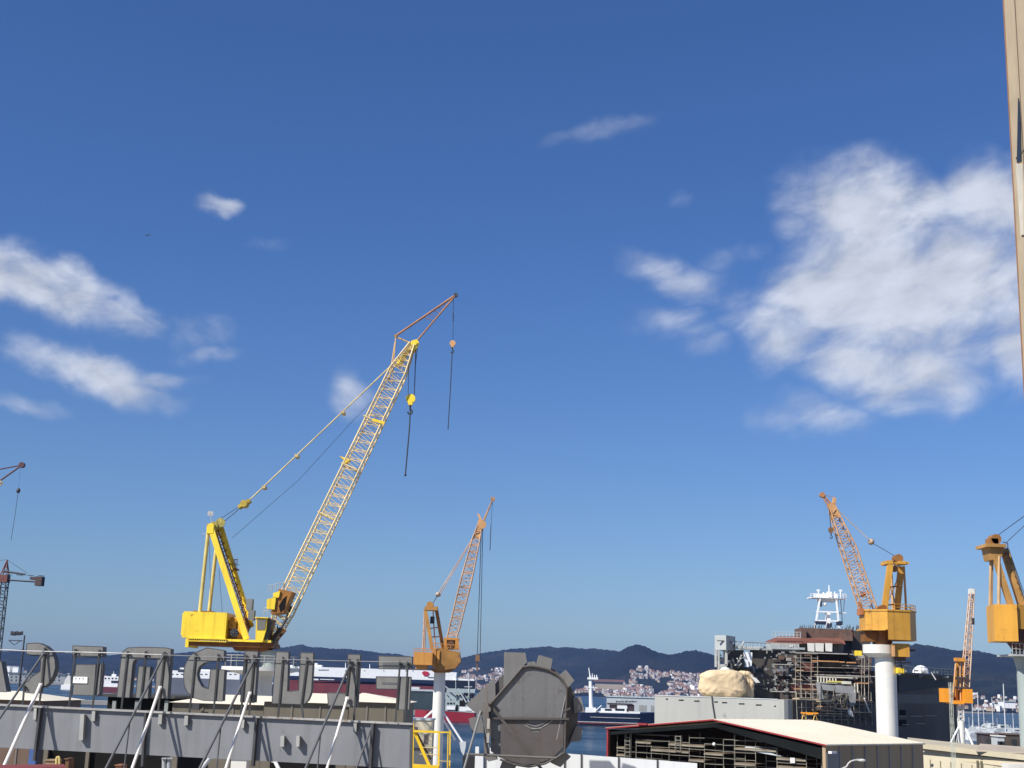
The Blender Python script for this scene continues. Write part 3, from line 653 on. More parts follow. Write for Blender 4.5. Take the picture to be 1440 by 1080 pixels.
def right_crane():
    Y = 170.0; gx = W(1246, 960, Y).x; g = Vector((gx, Y, 3))
    t = Thing('column_crane', 'large orange crane with drum shaped house on thick white column beside the warship', 'crane', g)
    zt = W(1242, 921, Y).z; zc = W(1236, 907, Y).z; mb = MB()
    mb.tube((gx, Y, 3), (gx, Y, zt), 1.27, 48); ped = t.part('column', mb, white)
    cx = W(1236, 915, Y).x; mb = MB(); mb.tube((cx, Y, zt - .3), (cx, Y, zt + .15), 1.3, 32, 1.95); mb.tube((cx, Y, zt + .15), (cx, Y, zc), 1.95, 32); t.part('column_cap', mb, white, ped)
    hx = W(1250, 880, Y).x; zr = W(1250, 860, Y).z; z1 = W(1250, 887, Y).z; z2 = W(1260, 901, Y).z
    ring = [(-3.3, -1.5), (-1.0, -3.1), (1.9, -2.6), (3.2, -.6), (3.2, 1.6), (1.4, 3.0), (-1.6, 3.0), (-3.3, 1.4)]
    mb = MB(); P = [Vector((hx + a, Y + b, z1)) for a, b in ring]; mb.prism(P, (0, 0, zr - z1))
    P2 = [Vector((hx + a, Y + b, z2)) for a, b in ring[1:6]]; mb.prism(P2, (0, 0, z1 - z2 - .004)); hs = t.part('machinery_house', mb, orange2)
    mb = MB(); P3 = [Vector((hx + a * 1.03, Y + b * 1.03, zr - .12)) for a, b in ring]; mb.prism(P3, (0, 0, .2)); P3 = [Vector((hx + a * 1.04 - .25, Y + b * 1.02, z1 - .1)) for a, b in (ring[0], ring[1], (-1, 2.5), ring[7])]; mb.prism(P3, (0, 0, .18)); t.part('edge_plate', mb, orange_hot if False else orange2, hs)
    mb = MB(); rails(mb, [(hx + a, Y + b, zr) for a, b in ring[1:6]], .75, .04, 3); t.part('handrail', mb, orange2, hs)
    mb = MB(); mb.tube((gx - .3, Y, zc), (gx - .3, Y, z1), 1.2, 24); mb.vb(1216, 888, 1234, 902, Y - 1.0, 2.0); t.part('slewing_ring', mb, yellow_dk, hs)
    mb = MB(); mb.vb(1258, 905, 1279, 923.5, Y - 2.2, 2.6); cb = t.part('operator_cab', mb, orange2)
    mb = MB(); mb.vb(1255.6, 905, 1258.5, 923, Y - 2.6, .6); mb.vb(1243, 908, 1256, 911, Y - 1.6, .5); t.part('cab_ladder', mb, orboom, cb)
    mb = MB(); mb.vb(1260, 923.5, 1274, 929, Y - 1.5, 1.6); mb.vb(1262, 931, 1282, 932.5, Y - 1.6, 1.9); mb.vb(1261, 935, 1277, 936, Y - 1.6, 1.9); mb.ptube((1266, 929), (1268, 940), .06, Y - 1.5); mb.vb(1279, 913, 1287, 916, Y - 1, .6); t.part('cab_platform', mb, M('dark_platform', (.09, .06, .05)), cb)
    mb = MB(); mb.vb(1262, 939, 1272, 947, Y - 1.5, 1.2)
    for k in range(4): mb.vb(1262.5 + k * 2.4, 940, 1264 + k * 2.4, 946, Y - 1.6, .1)
    t.part('lower_basket', mb, yellow, cb)
    # boom
    ch, lc, secs = boom([(1222, 861), (1193, 772), (1171, 717)], Y, [1.75, 1.7, .8], [1.8, 1.7, 1.0], [7, 5], .085, .045)
    b_ = t.part('boom', ch, orboom); t.part('boom_lacing', lc, salmon, b_)
    mb = MB(); mb.bar(W(1176, 728, Y), W(1168, 708, Y), .9, .9); mb.poly([(1170, 714), (1173, 699), (1176, 700), (1175, 714), (1179, 716), (1176, 720)], Y - .4, .8); t.part('boom_head', mb, orboom, b_)
    mb = MB(); mb.poly([(1212, 855), (1214.5, 856), (1215, 864), (1212, 864)], Y - 1.2, 2.4); mb.box(W(1214, 836, Y), (.4, 1.2, .5)); mb.tube(W(1207, 846, Y - 1), W(1212, 858, Y - 1), .13); t.part('boom_foot', mb, M('red_orange_foot', (.42, .15, .05), .6, .2, .8), b_)
    mb = MB()
    for s in (-.35, .35): mb.tube(W(1168, 717, Y + s), W(1155.5, 696, Y), .11, 6); mb.tube(W(1172, 712, Y + s), W(1157, 695, Y), .1, 6)
    for k in range(4): mb.tube(W(1159 + k * 2.6, 701 + k * 4, Y), W(1161 + k * 3, 699 + k * 3, Y), .07, 4)
    mb.ptube((1158, 696), (1173, 699), .035, Y); mb.disc(W(1156, 696, Y), .33, .5); t.part('jib', mb, M('jib_red_orange', (.45, .2, .08), .6, .2, .8, rust=RUST, rust_amt=.3))
    mb = MB()
    for s in (-.4, .4): mb.tube(W(1179, 718, Y + s), W(1223, 760, Y + s), .075, 5)
    t.part('pendant_bar', mb, M('pale_pendant', (.5, .42, .36)))
    mb = MB(); mb.ball(W(1225, 762, Y), .4, 10, (1, 1.5, 1)); t.part('bridle_block', mb, M('bridle_tan', (.45, .32, .2)))
    mb = MB()
    for s in (-.4, .4): mb.tube(W(1226, 763, Y + s), W(1262, 784, Y + s), .035, 4)
    mb.tube(W(1166, 712, Y), W(1168, 742, Y), .05, 4); t.part('hoist_rope', mb, rope); hook_block(t, W(1168.5, 745, Y), .33, M('hook_brown', (.2, .11, .05)), rope)
    mb = MB(); mb.bar(W(1252, 792, Y - 1.2), W(1243, 861, Y - 1.5), .68, .5); mb.bar(W(1267, 797, Y + .2), W(1261, 861, Y + .4), .72, .5)
    mb.vb(1247, 788, 1256, 793, Y - 1.5, 2.8); mb.vb(1265, 789, 1274, 793, Y - 1.4, 2.6); mb.vb(1256, 790.5, 1265, 792.5, Y - 1.2, .3); mb.vb(1256, 790.5, 1265, 792.5, Y + .6, .3); mb.vb(1274, 790, 1278.5, 793, Y - 1.2, 2.2); fr = t.part('a_frame', mb, orange2)
    mb = MB(); mb.tube(W(1253, 800, Y + 1.2), W(1256, 861, Y + 1.5), .17, 8); mb.tube(W(1271, 796, Y + 1.2), W(1274.5, 862, Y + 1.6), .15, 8); t.part('back_stay', mb, M('stay_tan', (.6, .38, .2)), fr)
    mb = MB(); mb.ptube((1248, 826), (1266, 824), .1, Y - .6); mb.ptube((1246, 851), (1262, 850), .08, Y - .6); mb.ptube((1249, 815), (1262, 858), .06, Y); mb.ptube((1262, 815), (1247, 850), .06, Y)
    mb.vb(1254, 796, 1268, 802, Y, .8); t.part('cross_bracing', mb, M('brown_bracing', (.24, .11, .04)), fr)
    mb = MB(); mb.disc(W(1262, 786, Y), .55, 1.4, 18); mb.disc(W(1258, 800, Y - .8), .4, .3); t.part('sheave', mb, M('sheave_brown', (.3, .14, .04)), fr)
    mb = MB(); mb.disc(W(1240, 858, Y - 1.5), .6, 1.6, 16); t.part('winch_drum', mb, yellow_dk)
right_crane()

def edge_crane():
    Y = 120.0; gx = W(1449, 950, Y).x
    t = Thing('gantry_column_crane', 'ochre crane house with tapered A-frame on grey green column at the right edge', 'crane', (gx, Y, 3))
    zt = W(1449, 917, Y).z; mb = MB(); mb.tube((gx, Y, 3), (gx, Y, zt), 1.12, 32); mb.tube((gx, Y, zt - 1.4), (gx, Y, zt), 1.12, 32, 1.5); ped = t.part('column', mb, greencol)
    mb = MB(); mb.vb(1423, 920.5, 1475, 923, Y - 1.8, 3.6); rails(mb, [W(1424, 920, Y - 1.7), W(1440, 921, Y - 1.7)], .95, .03, 3); t.part('column_platform', mb, galv, ped)
    zr = W(1412, 852, Y).z; zb = W(1412, 903, Y).z; x0 = W(1389, 878, Y).x; x1 = W(1418, 878, Y).x
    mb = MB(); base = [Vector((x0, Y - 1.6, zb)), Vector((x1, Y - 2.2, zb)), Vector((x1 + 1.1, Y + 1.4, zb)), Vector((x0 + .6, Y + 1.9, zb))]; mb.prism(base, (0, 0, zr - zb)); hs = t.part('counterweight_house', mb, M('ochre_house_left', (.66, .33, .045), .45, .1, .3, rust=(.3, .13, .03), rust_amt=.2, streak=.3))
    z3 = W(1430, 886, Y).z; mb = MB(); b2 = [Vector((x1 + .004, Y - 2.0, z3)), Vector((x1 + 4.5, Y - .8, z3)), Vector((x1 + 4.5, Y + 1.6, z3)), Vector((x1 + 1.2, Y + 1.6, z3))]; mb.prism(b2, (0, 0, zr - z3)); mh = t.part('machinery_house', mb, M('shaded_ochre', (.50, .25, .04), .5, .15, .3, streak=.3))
    mb = MB(); b3 = [v - Vector((0, -.15, zb - z3)) * 0 + Vector((.05, .25, zb - z3 + .1)) for v in b2]; mb.prism(b3, (0, 0, z3 - zb - .15)); mb.tube((gx, Y, zt + .02), (gx, Y, zb + .2), 1.3, 24, 2.0); t.part('underframe', mb, M('dark_red_brown', (.13, .05, .03), .6, .2, .6), mh)
    mb = MB(); c = b2[0].lerp(b2[1], .33); mb.box((c.x, c.y - .04, W(1434, 868, Y).z), (.38, .08, .55), .26); t.part('window', mb, glass, mh)
    mb = MB(); mb.vb(1387.2, 764.5, 1415, 769, Y - 1.4, 2.8); mb.poly([(1391, 769), (1413, 769), (1409, 782), (1404, 787), (1395, 787)], Y - 1.0, 2.0)
    mb.bar(W(1400, 786, Y - .8), W(1422, 853, Y - 1.0), .5, .4); mb.bar(W(1412, 772, Y + .4), W(1439, 857, Y - .2), .62, .5); fr = t.part('a_frame', mb, M('brown_ochre_frame', (.44, .24, .07), .5, .2, .5, rust=RUST, rust_amt=.2))
    mb = MB(); mb.tube(W(1393.5, 782, Y + .5), W(1392, 853, Y + .7), .13, 8); mb.tube(W(1405, 782, Y - .9), W(1404.5, 853, Y - 1.3), .15, 8); mb.tube(W(1395.5, 782, Y + 1), W(1394.5, 853, Y + 1.2), .1, 8); t.part('back_stay', mb, M('stay_ochre', (.5, .32, .16)), fr)
    mb = MB(); mb.disc(W(1398, 759, Y), .45, 1.2, 16); mb.vb(1392, 757, 1404, 764.4, Y - .6, 1.2); t.part('sheave', mb, M('sheave_brown', (.3, .14, .04)), fr)
    mb = MB()
    for k in range(9): mb.tube(W(1418 + k * 2.9, 785 + k * 8.4, Y - .4), W(1420 + k * 2.9, 784 + k * 8.4, Y + .4), .03, 4)
    mb.ptube((1414, 768), (1446, 860), .03, Y - .4); mb.ptube((1417, 768), (1449, 860), .03, Y + .4); mb.path([W(1410, 762, Y), W(1417, 764, Y), W(1417.5, 778, Y), W(1412, 780, Y)], .04); t.part('ladder', mb, steel, fr)
    mb = MB(); mb.ptube((1400, 755), (1480, 697), .035, Y); mb.ptube((1414, 764), (1480, 702), .03, Y); t.part('luffing_rope', mb, rope)
    ch, lc, secs = boom([(1466, 862), (1560, 640)], Y, [1.3, 1.3], [1.6, 1.4], [12], .085, .045); b_ = t.part('boom', ch, orboom); t.part('boom_lacing', lc, orboom, b_)
edge_crane()

def small_crane():
    Y = 200.0; gx = W(1352, 1030, Y).x
    t = Thing('tripod_crane', 'small bright orange crane with nearly upright boom on white tripod pedestal by the marina', 'crane', (gx, Y, 3))
    zt = W(1352, 1014, Y).z; mb = MB(); mb.tube((gx, Y, 3), (gx, Y, zt), .5, 20); ped = t.part('pedestal', mb, white)
    mb = MB(); mb.ptube((1349, 1021), (1331, 1056), .15, Y, Y - 3); mb.ptube((1357, 1023), (1372, 1056), .15, Y, Y - 2); mb.ptube((1350, 1022), (1344, 1050), .13, Y, Y + 4); t.part('tripod_leg', mb, white_clean, ped)
    A = [Vector((gx + a, Y + b, zt)) for a, b in ((-.35, -.35), (.35, -.35), (.35, .35), (-.35, .35))]; B = [v + Vector((0, 0, W(1352, 989, Y).z - zt)) for v in A]
    ch = MB(); lattice(ch, ch, A, B, 4, .07, .05); t.part('lattice_neck', ch, white, ped)
    mb = MB(); mb.vb(1328, 968, 1337, 987.5, Y - 1.2, 2.4); mb.vb(1356, 969, 1368, 989, Y - 1.4, 2.4); mb.vb(1337, 985, 1356, 990, Y - 1.0, 2.2); hs = t.part('machinery_house', mb, orange_hot)
    mb = MB(); mb.vb(1339, 971, 1354, 984, Y + .3, .8); t.part('house_interior', mb, M('brown_interior', (.16, .07, .03)), hs)
    mb = MB(); mb.bar(W(1346.5, 928, Y), W(1345, 985, Y), .35, .3); mb.bar(W(1355, 927, Y), W(1356, 985, Y), .35, .3); mb.vb(1345, 925, 1357, 930, Y - .6, 1.2); mb.ptube((1346, 949), (1356, 950), .13, Y); mb.ptube((1346, 966), (1356, 966), .13, Y); fr = t.part('a_frame', mb, M('orange_frame', (.62, .27, .04), .5, .2, .6, rust=RUST, rust_amt=.25))
    mb = MB(); mb.tube(W(1344, 933, Y - .5), W(1340, 984, Y - .7), .13); mb.tube(W(1350, 930, Y), W(1351, 985, Y - .5), .12); t.part('back_stay', mb, orboom, fr)
    mb = MB(); mb.vb(1345, 952, 1362, 954, Y - .9, 1.4); mb.vb(1346, 966, 1361, 968, Y - .9, 1.4); t.part('service_platform', mb, steel, fr)
    ch, lc, secs = boom([(1357.5, 966), (1360, 925), (1366.5, 834), (1367.2, 828)], Y, [.85, .85, .55, .5], [1.0, 1.0, .7, .5], [4, 9, 1], .085, .045)
    b_ = t.part('boom', ch, M('boom_pink_white', (.64, .47, .34), .5, .2, .6, rust=(.4, .2, .1), rust_amt=.25)); t.part('boom_lacing', lc, salmon, b_)
    mb = MB(); mb.vb(1364, 828, 1370, 835, Y - .4, .8); t.part('boom_head', mb, white, b_)
    mb = MB(); mb.ptube((1369.5, 835), (1368.5, 880), .03, Y - .4); mb.vb(1367.5, 869, 1370.5, 878, Y - .6, .4); t.part('hoist_rope', mb, rope)
small_crane()

def tower_crane():
    Y = 300.0; base = at(-25, Y, 3)
    t = Thing('tower_crane', 'thin tower crane with red mast head and box counterweight at the left edge', 'crane', base)
    top = W(6, 812, Y); A = [base + Vector((a, b, 0)) for a, b in ((-.8, -.8), (.8, -.8), (.8, .8), (-.8, .8))]
    zt = top.z; bx = top.x
    t.base = Vector((bx, Y, 3)); t.o.location = t.base
    A = [Vector((bx + a, Y + b, 3)) for a, b in ((-.8, -.8), (.8, -.8), (.8, .8), (-.8, .8))]; B = [Vector((v.x, v.y, zt)) for v in A]
    ch = MB(); lc = MB(); lattice(ch, lc, A, B, 16, .12, .07); m_ = t.part('mast', ch, steel); t.part('mast_lacing', lc, steel, m_)
    mb = MB(); ap = Vector((bx + .2, Y, W(8, 787, Y).z))
    for v in B: mb.tube(v, ap, .13, 5)
    for f in (.3, .6):
        q = [v.lerp(ap, f) for v in B]
        for i in range(4): mb.tube(q[i], q[(i + 1) % 4], .1, 4)
    mb.box((bx, Y, zt - .3), (2.0, 2.0, 1.6)); t.part('mast_head', mb, M('mast_red', (.17, .06, .05), .6, .2, .5))
    mb = MB(); za = W(30, 812, Y).z; e = W(58, 815, Y)
    for s in (-.6, .6): mb.tube((bx - 40, Y + s, za + .6), (e.x, Y + s, za - .9), .14, 5); mb.tube((bx, Y + s, za + 1.2), (bx + 4.4, Y + s, za + .7), .18, 5)
    for k in range(20): mb.tube((bx - 38 + k * 2.4, Y - .6, za + .5), (bx - 37 + k * 2.4, Y + .6, za + .5), .07, 4)
    t.part('jib', mb, M('jib_dark', (.08, .06, .06)))
    mb = MB(); mb.vb(49, 810.5, 58.5, 823.5, Y - 1, 2); mb.vb(42, 811, 49, 815, Y - .7, 1.4); t.part('counterweight', mb, M('counterweight_dark', (.09, .06, .055), .8))
    mb = MB(); mb.tube(ap, W(38, 806, Y), .04, 4); mb.tube(ap, (bx - 26, Y, za + .6), .04, 4); t.part('tie_rope', mb, rope)
tower_crane()

def derrick():
    Y = 170.0; b0 = at(-140, Y, 3)
    t = Thing('derrick_crane', 'dark red jib tip with hanging hook line reaching in at the left edge', 'crane', b0)
    mb = MB(); mb.tube(b0, b0 + Vector((0, 0, 10)), 1.2, 20); t.part('pedestal', mb, white)
    mb = MB(); mb.box(b0 + Vector((0, 0, 12)), (6, 4, 4)); t.part('machinery_house', mb, yellow)
    ch, lc, secs = boom([(-130, 935), (-14, 684), (0, 676)], Y, [1.5, 1.3, .6], [1.6, 1.3, .8], [14, 1], .085, .045)
    b_ = t.part('boom', ch, yboom); t.part('boom_lacing', lc, yboom, b_)
    mb = MB()
    for s in (-.3, .3): mb.tube(W(0, 676, Y + s), W(31, 654, Y), .11, 6); mb.tube(W(-22, 664, Y + s), W(31, 654, Y), .085, 6); mb.tube(W(-22, 664, Y + s), W(0, 678, Y + s), .1)
    for k in range(6): mb.tube(W(2 + k * 5, 675 - k * 3.6, Y - .25 + k * .03), W(4 + k * 5, 673 - k * 3.6, Y + .25 - k * .03), .035, 4)
    mb.disc(W(31, 654, Y), .36, .5); t.part('jib', mb, M('jib_dark_red', (.09, .04, .045), .6, .2, .6))
    mb = MB(); mb.tube(W(29, 657, Y), W(26, 687, Y), .012, 4); mb.path([W(25.5, 692, Y), W(21.5, 722, Y), W(15.5, 760, Y)], .03, 4); t.part('hoist_rope', mb, rope); mb = MB(); mb.ball(W(25.8, 690, Y), .27, 8, (1, 1, 1.3)); t.part('hook_block', mb, steel)
derrick()

def floodlight():
    Y = 250.0; p = at(16, Y, 3); top = W(21, 893, Y); top.x = p.x + .3
    t = Thing('floodlight_mast', 'tall thin floodlight mast with a row of dark lamps behind the leftmost letters', 'floodlight', p)
    mb = MB(); mb.tube(p, (p.x, Y, top.z), .28, 8, .14); mb.vb(12, 900, 30, 901.3, Y - .3, .6); mb.ptube((13, 901), (20, 907), .06, Y); mb.ptube((29, 901), (20, 907), .06, Y); t.part('pole', mb, steel)
    for k in range(5):
        mb = MB(); x = 16.5 + k * 3.6; c = W(x, 890.5 + (k % 2) * .6, Y); mb.box(c, (.36, .3, .75 if k < 3 else .62), 0); mb.box(c + Vector((.1, -.2, .1)), (.3, .14, .5)); t.part('lamp', mb, steel)
floodlight()

# ------------------------------------------------------------------ helpers for slanted planes
def hit(px, py, p0, n):
    d = ray(px, py); t = (Vector(p0) - CAM).dot(n) / d.dot(n); return CAM + d * t
def spoly(mb, pix, p0, n, th):
    return mb.prism([hit(x, y, p0, n) for x, y in pix], Vector(n) * th)

# ------------------------------------------------------------------ ships and waterfront far away
q = MB(); q.box((-760, 2330, 1.1), (560, 160, 2.2)); structure('far_pier', q, concrete)

def car_carrier():
    Y = 1500.0; t = Thing('car_carrier', 'long white, navy and red car carrier ship moored behind the rooftop letters', 'ship', at(520, Y, 0))
    mb = MB(); mb.vb(396, 953.6, 640, 958.8, Y, 30); mb.poly([(396, 958.8), (640, 966), (650, 958.8), (640, 958.8)], Y + .5, 29); t.part('upper_hull', mb, navy)
    zr = W(520, 958.6, Y).z; xa, xb = W(398, 960, Y).x, W(640, 960, Y).x
    mb = MB(); mb.box(((xa + xb) / 2, Y + 15, zr / 2 - .5), (xb - xa, 29, zr + .5)); t.part('lower_hull', mb, redhull)
    mb = MB(); mb.vb(398, 939.8, 612, 953.6, Y + .4, 29); mb.vb(612, 945, 642, 953.6, Y + .4, 29); sup = t.part('garage_decks', mb, white_clean)
    mb = MB(); mb.vb(440, 935, 452, 940, Y + 4, 16); mb.vb(441, 932.5, 446, 935, Y + 6, 10); mb.vb(404, 937.5, 424, 940, Y + 3, 16); mb.ball(W(410, 938, Y + 6), 2.2); mb.ptube((486, 932), (486, 940), .4, Y + 8); mb.ptube((520, 934), (520, 941), .4, Y + 8); t.part('deckhouse', mb, white_clean, sup)
    mb = MB(); mb.poly([(593, 946), (596, 943.5), (602, 944.5), (604, 947), (601, 951), (596, 950.5)], Y - .2, .5); t.part('stern_emblem', mb, M('emblem_red', (.45, .02, .04)), sup)
    mb = MB()
    for k in range(7): mb.vb(448 + k * 2.1, 941.3 + (k % 2) * .3, 449.4 + k * 2.1, 942.8, Y + .1, .3)
    for x in (485, 512, 539, 570, 580): mb.vb(x, 942.5, x + 1.3, 943.8, Y + .1, .3)
    mb.vb(602, 952, 612, 953.4, Y + .1, .3); t.part('port_opening', mb, M('grey_marking', (.12, .13, .14)), sup)
    mb = MB(); mb.vb(440, 954.5, 448, 956.5, Y - .2, .3); mb.vb(450, 955, 470, 956, Y - .2, .3); t.part('hull_stripe', mb, white_clean)
car_carrier()

def ferry():
    Y = 1300.0; t = Thing('ferry', 'white ferry with grey hull glimpsed between the arched letter and the round letter', 'ship', at(282, Y, 0))
    mb = MB(); z = W(282, 954, Y).z; xa, xb = W(228, 960, Y).x, W(338, 960, Y).x; mb.box(((xa + xb) / 2, Y + 12, z / 2 - .5), (xb - xa, 24, z + .9)); t.part('hull', mb, M('ferry_grey', (.13, .14, .17), .5, .15, .05))
    mb = MB(); mb.vb(229, 944, 337, 954, Y + .3, 23); mb.vb(253, 939, 262, 944, Y + 4, 12); mb.vb(282, 941.5, 300, 944, Y + 4, 12); t.part('superstructure', mb, white_clean)
    mb = MB(); mb.vb(250, 941, 258, 944.4, Y - .2, 3); mb.ptube((253, 935), (253, 941), .3, Y + 5); mb.ptube((250, 938), (262, 938), .2, Y + 5); t.part('funnel', mb, steel)
    mb = MB()
    for k in range(15): mb.vb(234 + k * 6.8, 947.5, 237 + k * 6.8, 948.8, Y + .1, .3)
    t.part('window_row', mb, glass)
ferry()

def small_white_ships():
    Y = 1250.0; t = Thing('white_boat', 'white domed boat on blue hull left of the U shaped letter', 'boat', at(378, Y, 0))
    mb = MB(); z = W(378, 962, Y).z; xa, xb = W(366, 962, Y).x, W(402, 962, Y).x; mb.box(((xa + xb) / 2, Y + 5, z / 2 - .3), (xb - xa, 10, z + .6)); t.part('hull', mb, navy)
    mb = MB(); mb.vb(367, 957, 398, 962, Y + .5, 9); mb.ball(W(379, 955, Y + 4), 5.5, 14); mb.vb(368, 952, 374, 957.2, Y + 2, 6); t.part('superstructure', mb, white_clean)
    Y = 1450.0; t = Thing('tug_boat', 'white tug boat with maroon hull left of the arched letter', 'boat', at(155, Y, 0))
    mb = MB(); z = W(155, 966, Y).z; xa, xb = W(143, 962, Y).x, W(168, 962, Y).x; mb.box(((xa + xb) / 2, Y + 5, z / 2 - .3), (xb - xa, 10, z + .6)); t.part('hull', mb, M('maroon_hull', (.13, .025, .03)))
    mb = MB(); mb.vb(143, 951, 168, 957, Y + 1, 8); mb.vb(146, 957, 156, 966.2, Y + 1, 7); mb.vb(155, 961, 167, 966.2, Y + .5, 8); mb.vb(157, 948, 163, 951, Y + 3, 4); mb.ptube((160, 944), (160, 950), .3, Y + 4); t.part('superstructure', mb, white_clean)
    mb = MB()
    for k in range(4): mb.vb(147 + k * 5, 953, 149.3 + k * 5, 955, Y + .8, .4)
    mb.vb(157, 957.6, 166, 960.5, Y + .6, .6); t.part('window_row', mb, glass)
    Y = 1600.0; t = Thing('patrol_boat', 'small white patrol boat at the water edge left of the block letter', 'boat', at(94, Y, 0))
    mb = MB(); z = W(94, 963, Y).z; xa, xb = W(86, 962, Y).x, W(100, 962, Y).x; mb.box(((xa + xb) / 2, Y + 3, z / 2 - .3), (xb - xa, 6, z + .6)); t.part('hull', mb, white_clean)
    mb = MB(); mb.poly([(89, 963.5), (92, 955), (95, 950), (99, 951), (99, 963.5)], Y + .5, 5); mb.ptube((97, 946), (97, 951), .3, Y + 2); t.part('superstructure', mb, white)
small_white_ships()

def terminal():
    Y = 2250.0; t = Thing('waterfront_building', 'long grey waterfront building with rows of dark windows behind the leftmost letters', 'building', at(50, Y, 2.2))
    mb = MB(); z = W(50, 949, Y).z; xa, xb = W(12, 955, Y).x, W(92, 955, Y).x; mb.box(((xa + xb) / 2, Y + 15, z / 2 + 1), (xb - xa, 30, z - 2)); t.part('wall', mb, M('pier_grey', (.30, .32, .32), .7, .1, .02))
    mb = MB()
    for r_ in range(2):
        for k in range(11): mb.vb(15 + k * 6.7, 951 + r_ * 4.5, 17 + k * 6.7, 953 + r_ * 4.5, Y - .3, .4)
    t.part('window_row', mb, glass)
    mb = MB(); mb.vb(11, 946.5, 93, 948.9, Y - 1, 32); t.part('roof', mb, M('pier_roof', (.10, .13, .14)))
    for x0, x1, y0, y1, nm in ((4, 14, 937, 946, 'white round cornered storage hall at the far left shore'), (18, 26, 938, 943, 'small white hall right of the round cornered storage hall')):
        t = Thing('storage_hall', nm, 'building', at((x0 + x1) / 2, 2600, 2))
        mb = MB(); z = W(x0, y0, 2600).z; xa, xb = W(x0, y0, 2600).x, W(x1, y0, 2600).x; mb.box(((xa + xb) / 2, 2615, z / 2), (xb - xa, 30, z)); t.part('wall', mb, white_clean); mb = MB(); mb.box(((xa + xb) / 2, 2615, z + .6), (xb - xa + 1, 31, 1.2)); t.part('roof', mb, wgrey)
terminal()
q = MB(); q.box((-1000, 2640, 1.0), (320, 200, 2.0)); structure('far_quay', q, concrete)

def support_ship():
    Y = 720.0; t = Thing('support_vessel', 'grey naval support vessel with bright red hull right of the orange crane column', 'ship', at(628, Y, 0))
    m = .379
    mb = MB(); zt = W(630, 1000, Y).z; x0, x1 = W(583, 1000, Y).x, W(670, 1000, Y).x
    top = [Vector((x0, Y + 4, zt + .3)), Vector((x0 + 6, Y, zt)), Vector((x1 - 1, Y, zt - .6)), Vector((x1, Y + 4, zt - .6)), Vector((x1 - 1, Y + 8, zt - .6)), Vector((x0 + 6, Y + 8, zt))]
    mb.prism(top, (0, 0, -zt - .8)); t.part('hull', mb, M('bright_red_hull', (.27, .018, .03), .45, .1, .1))
    mb = MB(); mb.vb(626, 982, 668, 1000.2, Y + 1, 6.5); mb.vb(626, 974, 652, 982, Y + 1.5, 5.5); mb.vb(628, 968.5, 668, 974, Y + 2, 4.5); mb.vb(653, 978, 660, 982, Y + 2, 4); t.part('superstructure', mb, M('pale_naval_grey', (.36, .42, .42), .55, .12, .3))
    mb = MB()
    for r_ in range(4):
        for k in range(9): 
            if rnd.random() < .7: mb.vb(628 + k * 4.4 + rnd.uniform(0, 1), 977 + r_ * 5.5, 629.6 + k * 4.4 + rnd.uniform(0, 2), 979.5 + r_ * 5.5, Y + .8, .3)
    mb.vb(646, 985, 654, 998, Y + .7, .4); mb.vb(641, 991, 644, 1000, Y + .7, .4); t.part('opening', mb, black)
    mb = MB(); mb.ptube((659, 946), (660, 984), .35, Y + 2); mb.ptube((653, 966), (664, 966), .25, Y + 2); mb.ptube((644, 968), (656, 988), .4, Y - .5); mb.ptube((626, 965), (640, 977), .35, Y - .5); mb.ptube((641, 958), (641, 970), .2, Y + 2); t.part('mast', mb, wgrey)
    mb = MB(); mb.vb(646, 994, 664, 1000.5, Y - .3, 1.2); mb.vb(628, 993, 640, 998, Y - .3, 1); mb.vb(655, 999.5, 668, 1001.5, Y - .3, 1); t.part('lifeboat', mb, white_clean)
    Y = 950.0; t = Thing('dark_freighter', 'dark teal freighter block left of the orange crane column', 'ship', at(592, Y, 0))
    mb = MB(); z = W(592, 972, Y).z; xa, xb = W(574, 980, Y).x, W(612, 980, Y).x; mb.box(((xa + xb) / 2, Y + 8, z / 2 - .5), (xb - xa, 16, z + 1)); t.part('hull', mb, M('dark_teal_hull', (.035, .055, .06), .6, .3, .1))
    mb = MB(); mb.vb(574, 969.5, 612, 972, Y - .5, 17); mb.vb(576, 966, 590, 969.5, Y + 4, 8); t.part('deck', mb, wgrey)
    Y = 1050.0; t = Thing('black_freighter', 'black freighter hull with pale deck right of the orange crane column', 'ship', at(650, Y, 0))
    mb = MB(); z = W(650, 957, Y).z; xa, xb = W(622, 960, Y).x, W(668, 960, Y).x; mb.box(((xa + xb) / 2, Y + 8, z / 2 - .5), (xb - xa, 16, z + 1)); t.part('hull', mb, M('black_hull', (.012, .016, .03), .4, .2, .1))
    mb = MB(); mb.vb(622, 951, 640, 957, Y + 2, 10); mb.vb(640, 954.5, 667, 957, Y + 1, 12); mb.ptube((641, 948), (641, 957), .4, Y); t.part('deckhouse', mb, white_clean)
support_ship()

